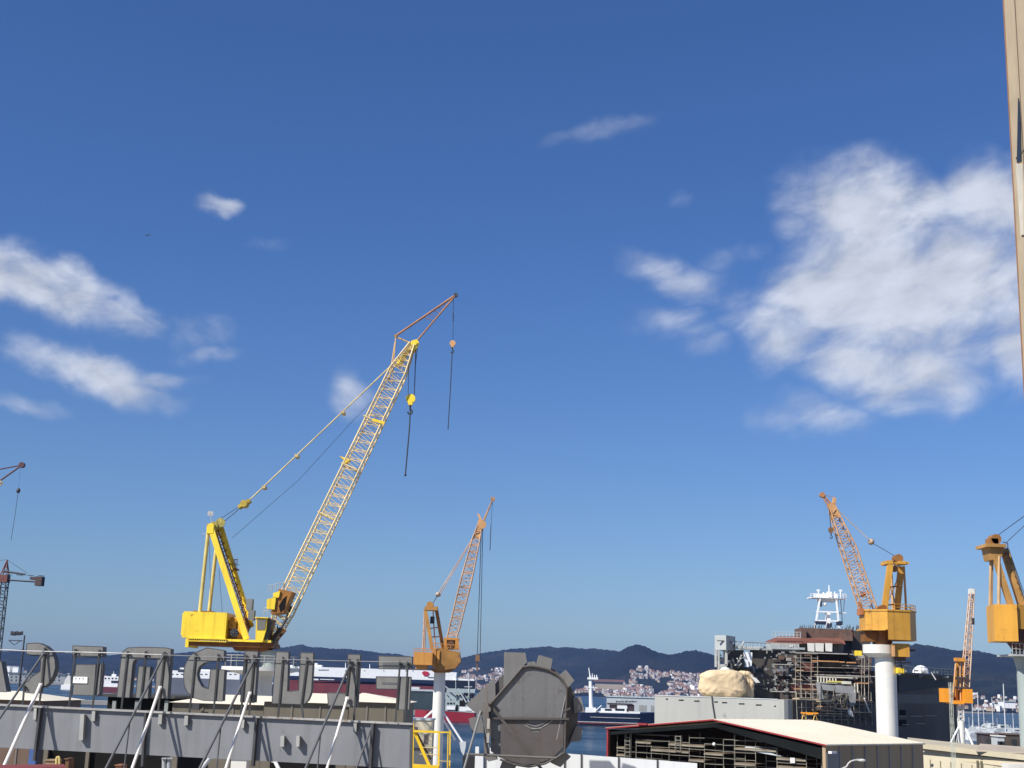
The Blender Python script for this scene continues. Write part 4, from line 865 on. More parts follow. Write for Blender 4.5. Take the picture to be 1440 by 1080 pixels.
def blue_trawler():
    Y = 728.0; t = Thing('trawler', 'navy blue fishing trawler with white wheelhouse and tall white mast', 'boat', at(868, Y, 0))
    zt = W(868, 1003.5, Y).z; x0, x1 = W(806, 1004, Y).x, W(929.5, 1002, Y).x
    mb = MB(); top = [Vector((x0, Y + 4, zt + .2)), Vector((x0 + 4, Y, zt)), Vector((x1 - 12, Y, zt + .2)), Vector((x1, Y + 4, zt + 1.4)), Vector((x1 - 12, Y + 8, zt + .2)), Vector((x0 + 4, Y + 8, zt))]
    bot = [Vector((x0 + 1, Y + 4, -.6)), Vector((x0 + 4, Y + .3, -.6)), Vector((x1 - 12, Y + .3, -.6)), Vector((x1 - 3, Y + 4, -.6)), Vector((x1 - 12, Y + 7.7, -.6)), Vector((x0 + 4, Y + 7.7, -.6))]
    n = 6; mb.add(top + bot, [tuple(range(n)), tuple(range(n, 2 * n))] + [(i, (i + 1) % n, n + (i + 1) % n, n + i) for i in range(n)]); hl_ = t.part('hull', mb, navy)
    mb = MB(); mb.vb(812, 1015.6, 905, 1016.6, Y - .15, .3); mb.vb(830, 1009, 900, 1009.7, Y - .15, .3); t.part('hull_stripe', mb, M('pale_stripe', (.5, .48, .44)), hl_)
    mb = MB(); mb.vb(810, 1017.2, 903, 1018.6, Y - .08, .3); t.part('boot_top', mb, redhull, hl_)
    mb = MB(); mb.vb(843, 1001, 884, 1003.8, Y + .3, 7); mb.vb(846, 996.5, 881, 1001, Y + .6, 6); mb.vb(868, 992.5, 882, 996.5, Y + .8, 5.5); mb.vb(884, 1000.5, 900, 1003.6, Y + .3, 7); wh = t.part('wheelhouse', mb, white_clean)
    mb = MB(); mb.vb(850.5, 996.7, 860, 999.5, Y + .45, .3); mb.vb(865, 996.7, 878, 999.5, Y + .45, .3); t.part('window', mb, glass, wh)
    mb = MB(); mb.vb(855, 989, 890, 991.3, Y + .6, 6); mb.vb(858, 991.3, 868, 996.5, Y + 1, 5); mb.vb(882.5, 991, 892, 1000.5, Y + 1, 5.5); t.part('upper_deck', mb, M('dark_deck_brown', (.06, .035, .035)))
    mb = MB(); a = W(831.5, 1003, Y + 3.5); b = W(830.5, 955, Y + 3.5); mb.tube(a, b, 1.15, 14, .95); mb.tube(b, W(828, 939, Y + 3.5), .4, 8, .2)
    mb.vb(826.5, 952.5, 841, 955.5, Y + 2, 3.4); mb.ptube((833, 947), (833, 953), .22, Y + 3); mb.ptube((836, 949), (836, 953), .22, Y + 3); mb.ptube((839, 949), (839.5, 953), .3, Y + 3); mb.vb(826, 966.5, 840, 967.5, Y + 2.5, 2.4); mb.vb(824, 995, 838, 1003, Y + 1.5, 5); mb.ptube((836, 1001), (846, 992), .25, Y + 1); t.part('mast', mb, white_clean)
    Y = 850.0; t = Thing('pier_warehouse', 'pale grey pier warehouse with lettered front behind the navy trawler', 'warehouse', at(890, Y, 0))
    mb = MB(); z = W(890, 981, Y).z; xa, xb = W(853, 990, Y).x, W(922.5, 990, Y).x; mb.prism([(xa, Y, 0), (xb, Y, 0), (xb + 7, Y + 14, 0), (xa + 7, Y + 14, 0)], (0, 0, z)); wl = t.part('wall', mb, wgrey)
    mb = MB(); mb.vb(898.5, 991.5, 909, 1000, Y - .15, .3); mb.vb(915, 992, 919.5, 1000, Y - .15, .3); t.part('door', mb, M('door_grey', (.33, .33, .3)), wl)
    mb = MB(); xx = 866
    for k, w_ in enumerate((1.6, 1.2, 1.9, 1.3, 1.5, .0, 2.2, 1.6, 2.3, 2.1, 1.5, 1.8)):
        if w_: mb.vb(xx, 985.3 + (k % 3) * .3, xx + w_, 987.6 - (k % 2) * .3, Y - .15, .3)
        xx += w_ + .9
    t.part('lettering', mb, steel, wl)
    mb = MB(); mb.prism([(xa - .5, Y - .5, z), (xb + .5, Y - .5, z), (xb + 7.5, Y + 14.5, z), (xa + 6.5, Y + 14.5, z)], (0, 0, .6)); t.part('roof', mb, M('roof_pale_blue', (.5, .56, .58)))
    q = MB(); q.box((83, 860, 1.0), (80, 26, 1.6)); structure('pier', q, concrete)
blue_trawler()

# ------------------------------------------------------------------ marina
q = MB(); q.box((280, 272, 1.5), (360, 114, 3.0)); structure('marina_quay', q, concrete)
def sailboat_proto():
    t = Thing('sailing_boat', None, 'boat', (0, 0, 0), 'sailing boats in the marina')
    mb = MB(); L_ = 6.5; st = [(-L_, 1.5, 1.1), (-L_ * .3, 2.0, 1.0), (L_ * .5, 1.4, 1.2), (L_, .08, 1.6)]
    vs = []; fs = []
    for x, w, z in st: vs += [(x, -w, z), (x, -w * .6, -.5), (x, w * .6, -.5), (x, w, z)]
    for i in range(3):
        for k in range(4): fs.append((i * 4 + k, i * 4 + (k + 1) % 4, (i + 1) * 4 + (k + 1) % 4, (i + 1) * 4 + k))
    fs += [(0, 1, 2, 3), (12, 13, 14, 15)]; mb.add(vs, fs); t.part('hull', mb, white_clean)
    mb = MB(); mb.box((0, 0, 1.5), (6, 2.2, 1.0)); mb.box((-3.5, 0, 1.9), (2, 2, 1.0)); t.part('cabin', mb, wgrey)
    mb = MB(); mb.tube((1, 0, 1), (1, 0, 17), .3, 8, .22); mb.tube((1, 0, 2.6), (-5, 0, 2.8), .16, 6); mb.tube((1, -1.4, 9), (1, 1.4, 9), .05, 4); m_ = t.part('mast', mb, M('mast_alloy', (.6, .62, .63), .35, .05))
    mb = MB(); mb.tube((1, 0, 17), (6.4, 0, 1.5), .03, 4); mb.tube((1, 0, 17), (-6.3, 0, 1.2), .03, 4); t.part('rigging', mb, steel, m_)
    return t.o
def copy_tree(o, parent=None):
    c = o.copy(); C.objects.link(c)
    if parent: c.parent = parent
    for ch in [x for x in o.children]: copy_tree(ch, c)
    return c
proto = sailboat_proto()
boats = [(1412, 700, 1.62, 'white sailing yacht with the tallest mast in the marina'), (1380, 720, 1.36, 'white sailing yacht with tall mast beside the tripod crane'), (1395, 860, 1.25, 'white sailing yacht with mid height mast between the two tall masts'),
         (1371, 880, 1.0, 'small sailing yacht just right of the tripod crane'), (1435, 760, 1.2, 'white sailing yacht nearest the right edge of the marina'), (1386, 930, .8, 'smallest sailing yacht on the far pontoon'),
         (1362, 800, .55, None), (1404, 900, .5, None), (1424, 930, .7, None), (1428, 690, .6, None), (1367, 690, .5, None), (1391, 660, .55, None), (1421, 640, .5, None), (1375, 640, .45, None)]
for i, (px, Y, sc, lab) in enumerate(boats):
    o = proto if i == 0 else copy_tree(proto)
    p = at(px, Y, 0); o.location = p; o.scale = (sc * (.7 if sc > 1 else 1), sc * (.7 if sc > 1 else 1), sc); o.rotation_euler.z = rnd.uniform(-.5, .5) + (math.pi if i % 2 else 0)
    o['label'] = lab or 'short masted sailing boat among the pontoons of the marina'
t = Thing('motor_boat', 'small white motor boat among the pontoons of the marina', 'boat', (0, 0, 0), 'motor boats in the marina')
mb = MB(); vs = []
for x, w, z in ((-4, 1.3, .9), (0, 1.5, .9), (3, 1.0, 1.1), (4.6, .08, 1.4)): vs += [(x, -w, z), (x, -w * .6, -.4), (x, w * .6, -.4), (x, w, z)]
mb.add(vs, [(i * 4 + k, i * 4 + (k + 1) % 4, (i + 1) * 4 + (k + 1) % 4, (i + 1) * 4 + k) for i in range(3) for k in range(4)] + [(0, 1, 2, 3), (12, 13, 14, 15)]); t.part('hull', mb, white_clean)
mb = MB(); mb.box((-.6, 0, 1.6), (3.2, 2.0, 1.4)); mb.box((-.9, 0, 2.5), (2.2, 1.8, .4)); cb_ = t.part('cabin', mb, wgrey)
mb = MB(); mb.box((-.6, -1.02, 1.9), (2.4, .06, .5)); t.part('window', mb, glass, cb_)
for i in range(34):
    o = t.o if i == 0 else copy_tree(t.o)
    Y = rnd.choice((620, 655, 690, 765, 800, 885, 925)) + rnd.uniform(-6, 6); o.location = at(rnd.uniform(1357, 1446), Y, 0); o.rotation_euler.z = rnd.uniform(-.4, .4) + rnd.choice((0, math.pi, math.pi / 2)); k_ = rnd.uniform(.8, 1.5); o.scale = (k_, k_, k_ * 1.2)
mb = MB(); mb.vb(1412, 986.5, 1428, 996, 2640, 30); t2 = Thing('boat_hall', 'long white hall on the far shore above the marina masts', 'hall', at(1420, 2650, 1)); t2.part('wall', mb, white_clean); mb = MB(); mb.vb(1411.5, 985.6, 1428.5, 986.5, 2638, 34); t2.part('roof', mb, wgrey)
for k, (Y, a, b, lab) in enumerate(((905, 1362, 1446, 'pale floating pontoon farthest out in the marina'), (780, 1358, 1440, 'grey floating pontoon in the middle of the marina'), (670, 1360, 1450, 'floating pontoon nearest the quay in the marina'))):
    mb = MB(); pa, pb = at(a, Y, .5), at(b, Y, .5); mb.box(((pa.x + pb.x) / 2, Y, .45), (pb.x - pa.x, 3, .9))
    for i in range(8): mb.tube((pa.x + (pb.x - pa.x) * (i + .5) / 8, Y, -1), (pa.x + (pb.x - pa.x) * (i + .5) / 8, Y, 3.0), .22, 6)
    solo('pontoon', mb, M('pontoon_grey', (.42, .42, .38), .8, .15, .3), lab, 'pontoon', 'marina pontoons')
def hut(x0, x1, y0, Y, d, m, rm, lab, z0=3.0):
    t = Thing('harbour_hut', lab, 'hut', at((x0 + x1) / 2, Y, z0), 'huts on the marina quay')
    z = W((x0 + x1) / 2, y0, Y).z; xa, xb = W(x0, 1035, Y).x, W(x1, 1035, Y).x; mb = MB(); mb.box(((xa + xb) / 2, Y + d / 2, (z + z0) / 2), (xb - xa, d, z - z0)); w_ = t.part('wall', mb, m)
    mb = MB(); mb.box(((xa + xb) / 2, Y + d / 2, z + .12), (xb - xa + .5, d + .5, .24)); t.part('roof', mb, rm)
    mb = MB(); mb.box((xa + (xb - xa) * .3, Y - .04, z - 1.6), (1.0, .1, 1.3)); mb.box((xa + (xb - xa) * .72, Y - .04, z - 1.6), (1.0, .1, 1.3)); t.part('window', mb, glass, w_)
dkb = M('dark_hut_boards', (.06, .05, .05), .8, .25, .6)
hut(1386.5, 1402, 1033, 300, 6, dkb, M('hut_roof', (.12, .09, .09)), 'dark brown harbour hut with white cap left of the pale hut')
hut(1402.8, 1412, 1036, 296, 5, wgrey, white, 'pale grey harbour hut between two dark ones')
hut(1417, 1446, 1033.5, 300, 7, M('olive_hut', (.075, .06, .045), .8, .25, .6), M('hut_roof2', (.17, .12, .09)), 'long dark olive harbour hut at the right edge')

# ------------------------------------------------------------------ warship under construction
def warship():
    A = Vector((26.4, 240, 0)); B = Vector((46.4, 225.2, 0)); Cc = Vector((87.8, 267, 0)); n = Vector((.708, -.706, 0)); z0 = 17.45
    t = Thing('warship', 'grey warship under construction with rusty superstructure and white lattice mast', 'ship', (55, 245, 0))
    mb = MB(); pts = [A, Vector((45.0, 226.2, 0)), Vector((45.9, 225.7, 0)), Vector((46.6, 226.0, 0)), Vector((47.3, 226.6, 0)), Cc, Vector((72, 283, 0)), Vector((40, 262, 0))]
    mb.prism(pts, (0, 0, z0)); hull = t.part('hull', mb, shipgrey)
    mb = MB(); fa = (A - Vector((45.0, 226.2, 0))); nn = Vector((-fa.y, fa.x, 0)).normalized(); nn = nn if nn.y < 0 else -nn; p0 = A
    for x, y, w in ((938, 983, 3), (958, 984.5, 7), (980, 985.8, 7.5), (1007, 987, 5), (1019, 988, 7), (1043, 989.7, 8), (1067, 991.3, 8), (1090, 993, 2.5)):
        spoly(mb, [(x - w / 2, y - .8), (x + w / 2, y - .7), (x + w / 2, y + .9), (x - w / 2, y + .8)], p0, nn, .05)
    t.part('hull_opening', mb, black, hull)
    mb = MB(); mb.path([hit(1001.5, 979, p0, nn) + nn * .1, hit(1003, 993, p0, nn) + nn * .1, hit(1006.5, 1014, p0, nn) + nn * .1], .14, 6); t.part('discharge_hose', mb, steel, hull)
    mb = MB(); mb.tube(A + Vector((0, 0, z0)), Vector((45.0, 226.2, z0)), .09, 6); t.part('deck_edge', mb, wgrey, hull)
    # midship side skin, its shade put into a darker grey
    mb = MB(); a = Vector((47.3, 226.6, 0)) + Vector((.708, .706, 0)) * .05; mb.prism([a, Cc, Cc - n * -.12, a + n * .12], (0, 0, z0 - .02)); side = t.part('shaded_side_skin', mb, shipdark)
    P = Vector((67.0, 246.5, 0)); zd = 22.6
    mb = MB(); mb.prism([P + Vector((0, 0, z0)), Cc + n * .1 + Vector((0, 0, z0)), Vector((73, 283, z0)), Vector((52, 262, z0))], (0, 0, zd - z0)); aft = t.part('aft_hull', mb, shipdark)
    mb = MB(); q0 = P + n * .9; q1 = Cc + n * .9 - Vector((.708, .706, 0)) * 2.5; mb.prism([q0 + Vector((0, 0, zd)), q1 + Vector((0, 0, zd)), Vector((71, 283, zd)), Vector((50, 262, zd))], (0, 0, .35)); t.part('flight_deck', mb, M('flight_deck_grey', (.12, .125, .13), .8, .2, .3), aft)
    mb = MB(); r0 = q0 + Vector((0, 0, zd + .3)); r1 = q1 + Vector((0, 0, zd + .3)); rails(mb, [r0.lerp(r1, i / 3) for i in range(4)], 1.1, .05, 7)
    for k in range(24):
        c = r0.lerp(r1, rnd.random()) + Vector((0, rnd.uniform(0, 1.5), rnd.uniform(-.6, .5))); mb.box(c, (rnd.uniform(.3, 1.6), .3, rnd.uniform(.1, .5)))
    t.part('catwalk', mb, M('catwalk_grey', (.22, .23, .22), .7, .3, 1), aft)
    mb = MB()
    for poly in ([(1262, 952), (1344, 957), (1344, 963), (1262, 974)],): spoly(mb, poly, P, n, .3)
    t.part('upper_recess', mb, M('recess_black', (.02, .02, .022)), aft)
    mb = MB()
    for x0, x1, y0, y1 in ((1264, 1273, 998, 1006), (1276, 1297, 999, 1006), (1300, 1317, 999, 1005.5), (1263, 1276, 1012, 1021), (1286, 1303, 1013, 1020), (1290, 1302, 1021, 1032), (1305, 1319, 1009, 1031), (1324, 1327, 1016, 1024), (1336, 1338, 1014, 1026)):
        spoly(mb, [(x0, y0), (x1, y0 + .4), (x1, y1 + .3), (x0, y1)], P + n * .2, n, .12)
    t.part('side_opening', mb, black, aft)
    mb = MB()
    for x0, x1, y in ((1264, 1274, 1006.6), (1279, 1297, 1006.5), (1301, 1316, 1006), (1268, 1277, 1018.5), (1288, 1300, 1017)): spoly(mb, [(x0, y), (x1, y + .3), (x1, y + 1), (x0, y + .7)], P + n * .3, n, .2)
    t.part('opening_sill', mb, shipgrey, aft)
    mb = MB(); spoly(mb, [(1262, 976), (1330, 977), (1330, 996), (1262, 996)], P + n * .2, n, .06); t.part('plating_patch', mb, M('patch_grey', (.135, .125, .11), .6, .1, .3), aft)
    # bridge and superstructure
    mb = MB(); mb.vb(1118, 914, 1226, 953, 249, 8); mb.vb(1086, 948, 1190, 986, 246, 9); mb.vb(1186, 948, 1228, 985, 247, 9); mb.vb(1198, 887, 1224, 917, 250, 7); body = t.part('superstructure', mb, darkprimer)
    mb = MB(); mb.vb(1127, 884, 1200, 899, 250, 6); mb.vb(1183, 888, 1199, 901, 248.4, 1.5); mb.vb(1127, 885, 1134, 899, 249, 1); tp = t.part('upper_block', mb, primer)
    mb = MB(); mb.prism([W(1083, 905, 246), W(1189, 906, 246), W(1186, 898, 249), W(1103, 897, 249)], (0, 5, .5)); mb.poly([(1128, 902), (1150, 899), (1186, 903), (1183, 905.4), (1130, 905)], 245.2, 1); t.part('bridge_roof', mb, M('rust_red_roof', (.19, .075, .05), .7, .2, .3), body)
    mb = MB(); mb.vb(1124, 905, 1186, 918, 247.0, 5); br = t.part('bridge', mb, M('bridge_brown_grey', (.20, .18, .16), .7, .2, .4), body)
    mb = MB(); mb.vb(1084, 904.5, 1124, 914.5, 245.9, 5); mb.vb(1042, 911.5, 1086, 914, 245.2, 3); t.part('bridge_wing', mb, M('wing_pale_grey', (.40, .40, .37), .6, .15, .6, streak=.3), br)
    mb = MB()
    for x0, x1 in ((1135.5, 1145.5), (1146.5, 1158.5), (1160.5, 1170.5)): mb.poly([(x0, 904.2), (x1, 904.6), (x1 - .3, 916.4), (x0 + .6, 915.6)], 244.9, .15)
    mb.vb(1111, 906.5, 1115, 911, 245.6, .15); t.part('window_cover', mb, M('window_sheet', (.66, .64, .58), .6, .08, .8), br)
    mb = MB(); mb.poly([(1172, 905.5), (1177, 905.5), (1176, 914), (1172, 914)], 246.7, .2); mb.poly([(1179, 905.5), (1184, 905.5), (1182, 913), (1178.5, 914)], 246.7, .2); t.part('shaded_window', mb, M('olive_window', (.16, .15, .11)), br)
    mb = MB()
    for k in range(46):
        x = rnd.uniform(1124, 1216) if k > 14 else rnd.uniform(1188, 1218); l = rnd.uniform(2, 7); a = rnd.uniform(-.5, .5) if x < 1150 else .25
        mb.ptube((x, 887), (x + l * a, 887 - l - 2), .06, 250 + rnd.uniform(0, 3), n=4)
    t.part('loose_rod', mb, M('rod_dark', (.06, .045, .04)), tp)
    mb = MB()
    for k in range(98):
        x, y = rnd.uniform(1086, 1222), rnd.uniform(919, 975); w, h = rnd.uniform(2, 12), rnd.uniform(1, 7); mb.vb(x, y, min(x + w, 1226), y + h, 245.6 + rnd.uniform(-.3, .8), .5)
    t.part('steel_panel', mb, primer, body)
    mb = MB()
    for k in range(75):
        x, y = rnd.uniform(1086, 1218), rnd.uniform(919, 980); w, h = rnd.uniform(1.5, 8), rnd.uniform(.8, 5); mb.vb(x, y, min(x + w, 1226), y + h, 245.3 + rnd.uniform(-.3, .6), .4)
    t.part('equipment', mb, M('equipment_grey', (.30, .295, .28), .6, .4, .8), body)
    mb = MB()
    for x0, x1, y in ((1112, 1192, 917.8), (1146, 1236, 949.5), (1090, 1124, 934), (1112, 1146, 961), (1186, 1232, 936), (1084, 1120, 972)): mb.vb(x0, y, x1, y + 1.3, 244.2, .8)
    t.part('deck_edge', mb, M('deck_edge_grey', (.36, .35, .32), .6, .25, .8), body)
    mb = MB(); mb.vb(1144, 920, 1200, 947, 245.0, .2); mb.vb(1102, 953, 1120, 960.5, 245.0, .2); mb.vb(1206, 962, 1222, 973, 244.9, .2); t.part('dark_opening', mb, black, body)
    mb = MB(); mb.vb(1113, 961, 1146, 971, 244.6, .4); mb.vb(1126, 933, 1144, 944, 244.8, .3); t.part('red_primer_wall', mb, M('red_primer', (.17, .06, .045), .7, .2, .4), body)
    # white lattice mast
    mb = MB(); Y = 252
    for y0, y1, d in ((883, 842, 0), (883, 842, 3)):
        mb.bar(W(1146, y0, Y + d), W(1153, y1, Y + d * .8), .3); mb.bar(W(1180, y0, Y + d), W(1176, y1, Y + d * .8), .3)
    for y in (859.5, 872):
        for dd in (0, 2.9): mb.vb(1148, y, 1179, y + 1.8, Y - .1 + dd, .3)
    mb.vb(1138.5, 840.3, 1191, 841.9, Y - .2, 2.2); mb.vb(1151, 834.5, 1178, 840.3, Y + .4, 2); mb.vb(1152, 842.3, 1176, 846, Y + .5, 2); mb.vb(1163, 860, 1168, 883, Y + .6, 1.6)
    ms = t.part('mast', mb, white_clean)
    mb = MB()
    for x, y, h in ((1151, 829, 12), (1166, 823, 16), (1174, 832, 8), (1182, 829, 12), (1146, 835, 6), (1188, 836, 5), (1158, 833, 6)): mb.ptube((x, y), (x, y + h), .12, Y + 1, n=5)
    mb.ball(W(1160, 850, Y + .3), .35, 8); mb.vb(1149, 829, 1153, 831, Y, .4); mb.vb(1180.5, 829.5, 1184.5, 831.5, Y, .4); mb.vb(1164, 832, 1170, 840, Y, 1); rails(mb, [W(1140, 840, Y - .5), W(1190, 840.8, Y - .5)], .7, .05, 12); mb.ptube((1182, 843), (1185, 880), .1, Y + 2); mb.vb(1177, 861, 1190, 862.5, Y + .6, 1.5); mb.ptube((1188, 840), (1186, 862), .08, Y + 2); t.part('antenna', mb, white_clean, ms)
    mb = MB(); mb.vb(1147, 873.5, 1161.5, 878, Y - .5, 1); mb.vb(1178.5, 873.5, 1185, 879, Y - .3, 1.5); mb.vb(1164, 876, 1165.5, 883, Y - .3, .5); mb.vb(1168, 876, 1170, 882, Y - .3, .5); mb.vb(1154, 845, 1156, 853, Y - .2, .5); mb.vb(1177, 843, 1179, 858, Y + .5, .5); t.part('radar_panel', mb, M('radar_navy', (.02, .03, .06)), ms)
    # forward equipment tower and gantry
    mb = MB(); zt = W(1012, 893.5, 240).z; zb = W(1012, 914, 240).z
    c = [W(1005, 900, 240), W(1021, 900, 238.4), W(1034, 900, 243), W(1018, 900, 245)]; mb.prism([Vector((v.x, v.y, zb)) for v in c], (0, 0, zt - zb)); tw = t.part('equipment_tower', mb, M('tower_pale_grey', (.40, .42, .41), .6, .08, .5, streak=.3))
    mb = MB(); mb.vb(1009, 900.5, 1019, 901.8, 238.6, .3); t.part('lettering', mb, steel, tw)
    mb = MB(); mb.vb(1005.5, 914, 1008, 938, 239.5, .6); mb.vb(1009.5, 914, 1012, 942, 239.4, .5); mb.vb(1013, 934, 1022, 939, 239, 2); mb.vb(1020, 914, 1023, 936, 239, .6)
    for k in range(26):
        x, y = rnd.uniform(1010, 1044), rnd.uniform(905, 936); mb.tube(W(x, y, 240), W(x + rnd.uniform(-7, 7), y + rnd.uniform(-6, 12), 241), rnd.uniform(.06, .2), 5)
    t.part('tower_leg', mb, M('pale_leg', (.44, .45, .42), .6, .2, 1), tw)
    mb = MB(); mb.vb(1021, 914, 1046, 940, 242, 3); mb.vb(1058, 912, 1128, 938, 246.2, 2.5); mb.vb(1064, 936, 1086, 950, 246, 2); mb.vb(1058, 946, 1088, 984, 245, 3); mb.vb(1030, 938, 1060, 948, 243.5, 2); gt = t.part('gantry_body', mb, M('gantry_dark', (.070, .062, .052), .7, .3, .5))
    mb = MB(); mb.vb(1034, 907, 1050, 912, 241.5, 2); mb.vb(1050, 909.5, 1132, 912.5, 245.6, 3); mb.ptube((1034, 902), (1082, 904.5), .12, 242, 246); mb.ptube((1082, 904.5), (1120, 906), .1, 246)
    for k in range(14): mb.ptube((1052 + k * 5.5, 904 + k * .12), (1052 + k * 5.5, 910), .06, 245.6, n=4)
    t.part('gantry_rail', mb, M('rail_grey', (.40, .43, .43)), gt)
    mb = MB(); mb.poly([(1045.5, 917), (1058, 917.5), (1057, 936), (1052, 938), (1048.5, 937.5)], 241.6, .08); t.part('white_sheet', mb, white_clean, gt)
    mb = MB()
    for k in range(95):
        x, y = rnd.uniform(1036, 1122), rnd.uniform(914, 972); mb.vb(x, y, x + rnd.uniform(.8, 4.5), y + rnd.uniform(.6, 4), 243.4 + rnd.uniform(0, 1), .4)
    t.part('fitting', mb, M('fitting_grey', (.24, .24, .23), .6, .5, 1), gt)
    mb = MB(); mb.ball(W(1295, 947.5, 262), 1.6, 16); mb.vb(1289, 948, 1303, 951, 261, 3); mb.vb(1300, 946, 1308, 949.5, 262, 1.5); mb.ptube((1309, 945), (1316, 956), .1, 258); t.part('radar_dome', mb, white_clean, aft)
    mb = MB()
    for p in (((1086, 903), (1124, 906)),):
        rails(mb, [W(1086, 897, 246.5), W(1126, 897, 246.5)], 1.0, .05, 8)
    mb.vb(1086, 896, 1126, 896.6, 246.5, .3); t.part('bridge_rail', mb, wgrey, br)
warship()

# tan tarpaulin bundle
def tarp_bundle():
    Y = 237.5; mb = MB(); c = W(1016, 962, Y); nu, nv = 132, 70; vs = []; fs = []
    hx = (W(1048, 962, Y) - W(983, 962, Y)).x / 2; hz_ = (W(1016, 941.5, Y) - W(1016, 981, Y)).z / 2 
    for i in range(nv + 1):
        th = math.pi * i / nv
        for j in range(nu):
            ph = 2 * math.pi * j / nu
            s = lambda v, e: math.copysign(abs(v) ** e, v)
            x = s(math.sin(th), .55) * s(math.cos(ph), .7); y = s(math.sin(th), .55) * s(math.sin(ph), .7); z = s(math.cos(th), .62)
            p = Vector((x * hx, y * 2.2, z * hz_))
            rg = 1 - abs(mn.noise(Vector((p.x * .28 + p.z * .2, p.y * .3, p.z * .55 + 7)))) * 2.2; rg2 = 1 - abs(mn.noise(Vector((p.x * .9 + p.z * .7, p.y * .6, p.z * .6 + 11)))) * 2.5
            p += Vector((x, y, z)) * (max(0, rg) ** 3 * .09 + max(0, rg2) ** 4 * .05 - .03)
            f = mn.fractal(Vector((p.x * .45 + p.z * .35, p.y * .3, p.z * .5 + 3)), .9, 2, 5) * .38 + abs(mn.noise(Vector((p.x * .9 - p.z * .9, p.y * .5, p.z * .35)))) * .35
            p *= 1 + f * .16; vs.append(c + Vector((0, .2, -.05)) + p)
    for i in range(nv):
        for j in range(nu): fs.append((i * nu + j, i * nu + (j + 1) % nu, (i + 1) * nu + (j + 1) % nu, (i + 1) * nu + j))
    mb.add(vs, fs, True)
    t = Thing('tarpaulin_bundle', 'large tan tarpaulin bundle lashed on the grey warship foredeck', 'tarpaulin', (c.x, Y, 17.45))
    t.part('cover', mb, tarp)
    mb = MB()
    for (x0, y0, x1, y1, r) in ((1040, 948, 1041, 981, .45), (1046, 949, 1046, 982, .5), (1052, 950, 1051, 982, .42), (1057, 952, 1056, 983, .45), (1043, 947, 1052, 948, .5), (1052, 948, 1058, 953, .45)):
        a, b = W(x0, y0, Y + .5), W(x1, y1, Y + .5); pts = [a.lerp(b, k / 6) + Vector((rnd.uniform(-.1, .1), rnd.uniform(-.15, .15), 0)) for k in range(7)]; mb.path(pts, r, 10)
        for p in pts: mb.ball(p, r * 1.03, 8)
    t.part('side_fold', mb, M('tan_fold', (.58, .44, .27), .85, .2, .6, bump=.4))
    mb = MB(); mb.prism([W(1052, 948, Y - .2), W(1064, 954, Y - .2), W(1069, 960, Y - .2), (W(1063, 960, Y - .2)), W(1057, 953, Y - .2)], (0, .5, 0)); mb.ball(W(1020, 943, Y + .5), 1.0, 12, (1, 1, .6)); t.part('white_flap', mb, white)
tarp_bundle()

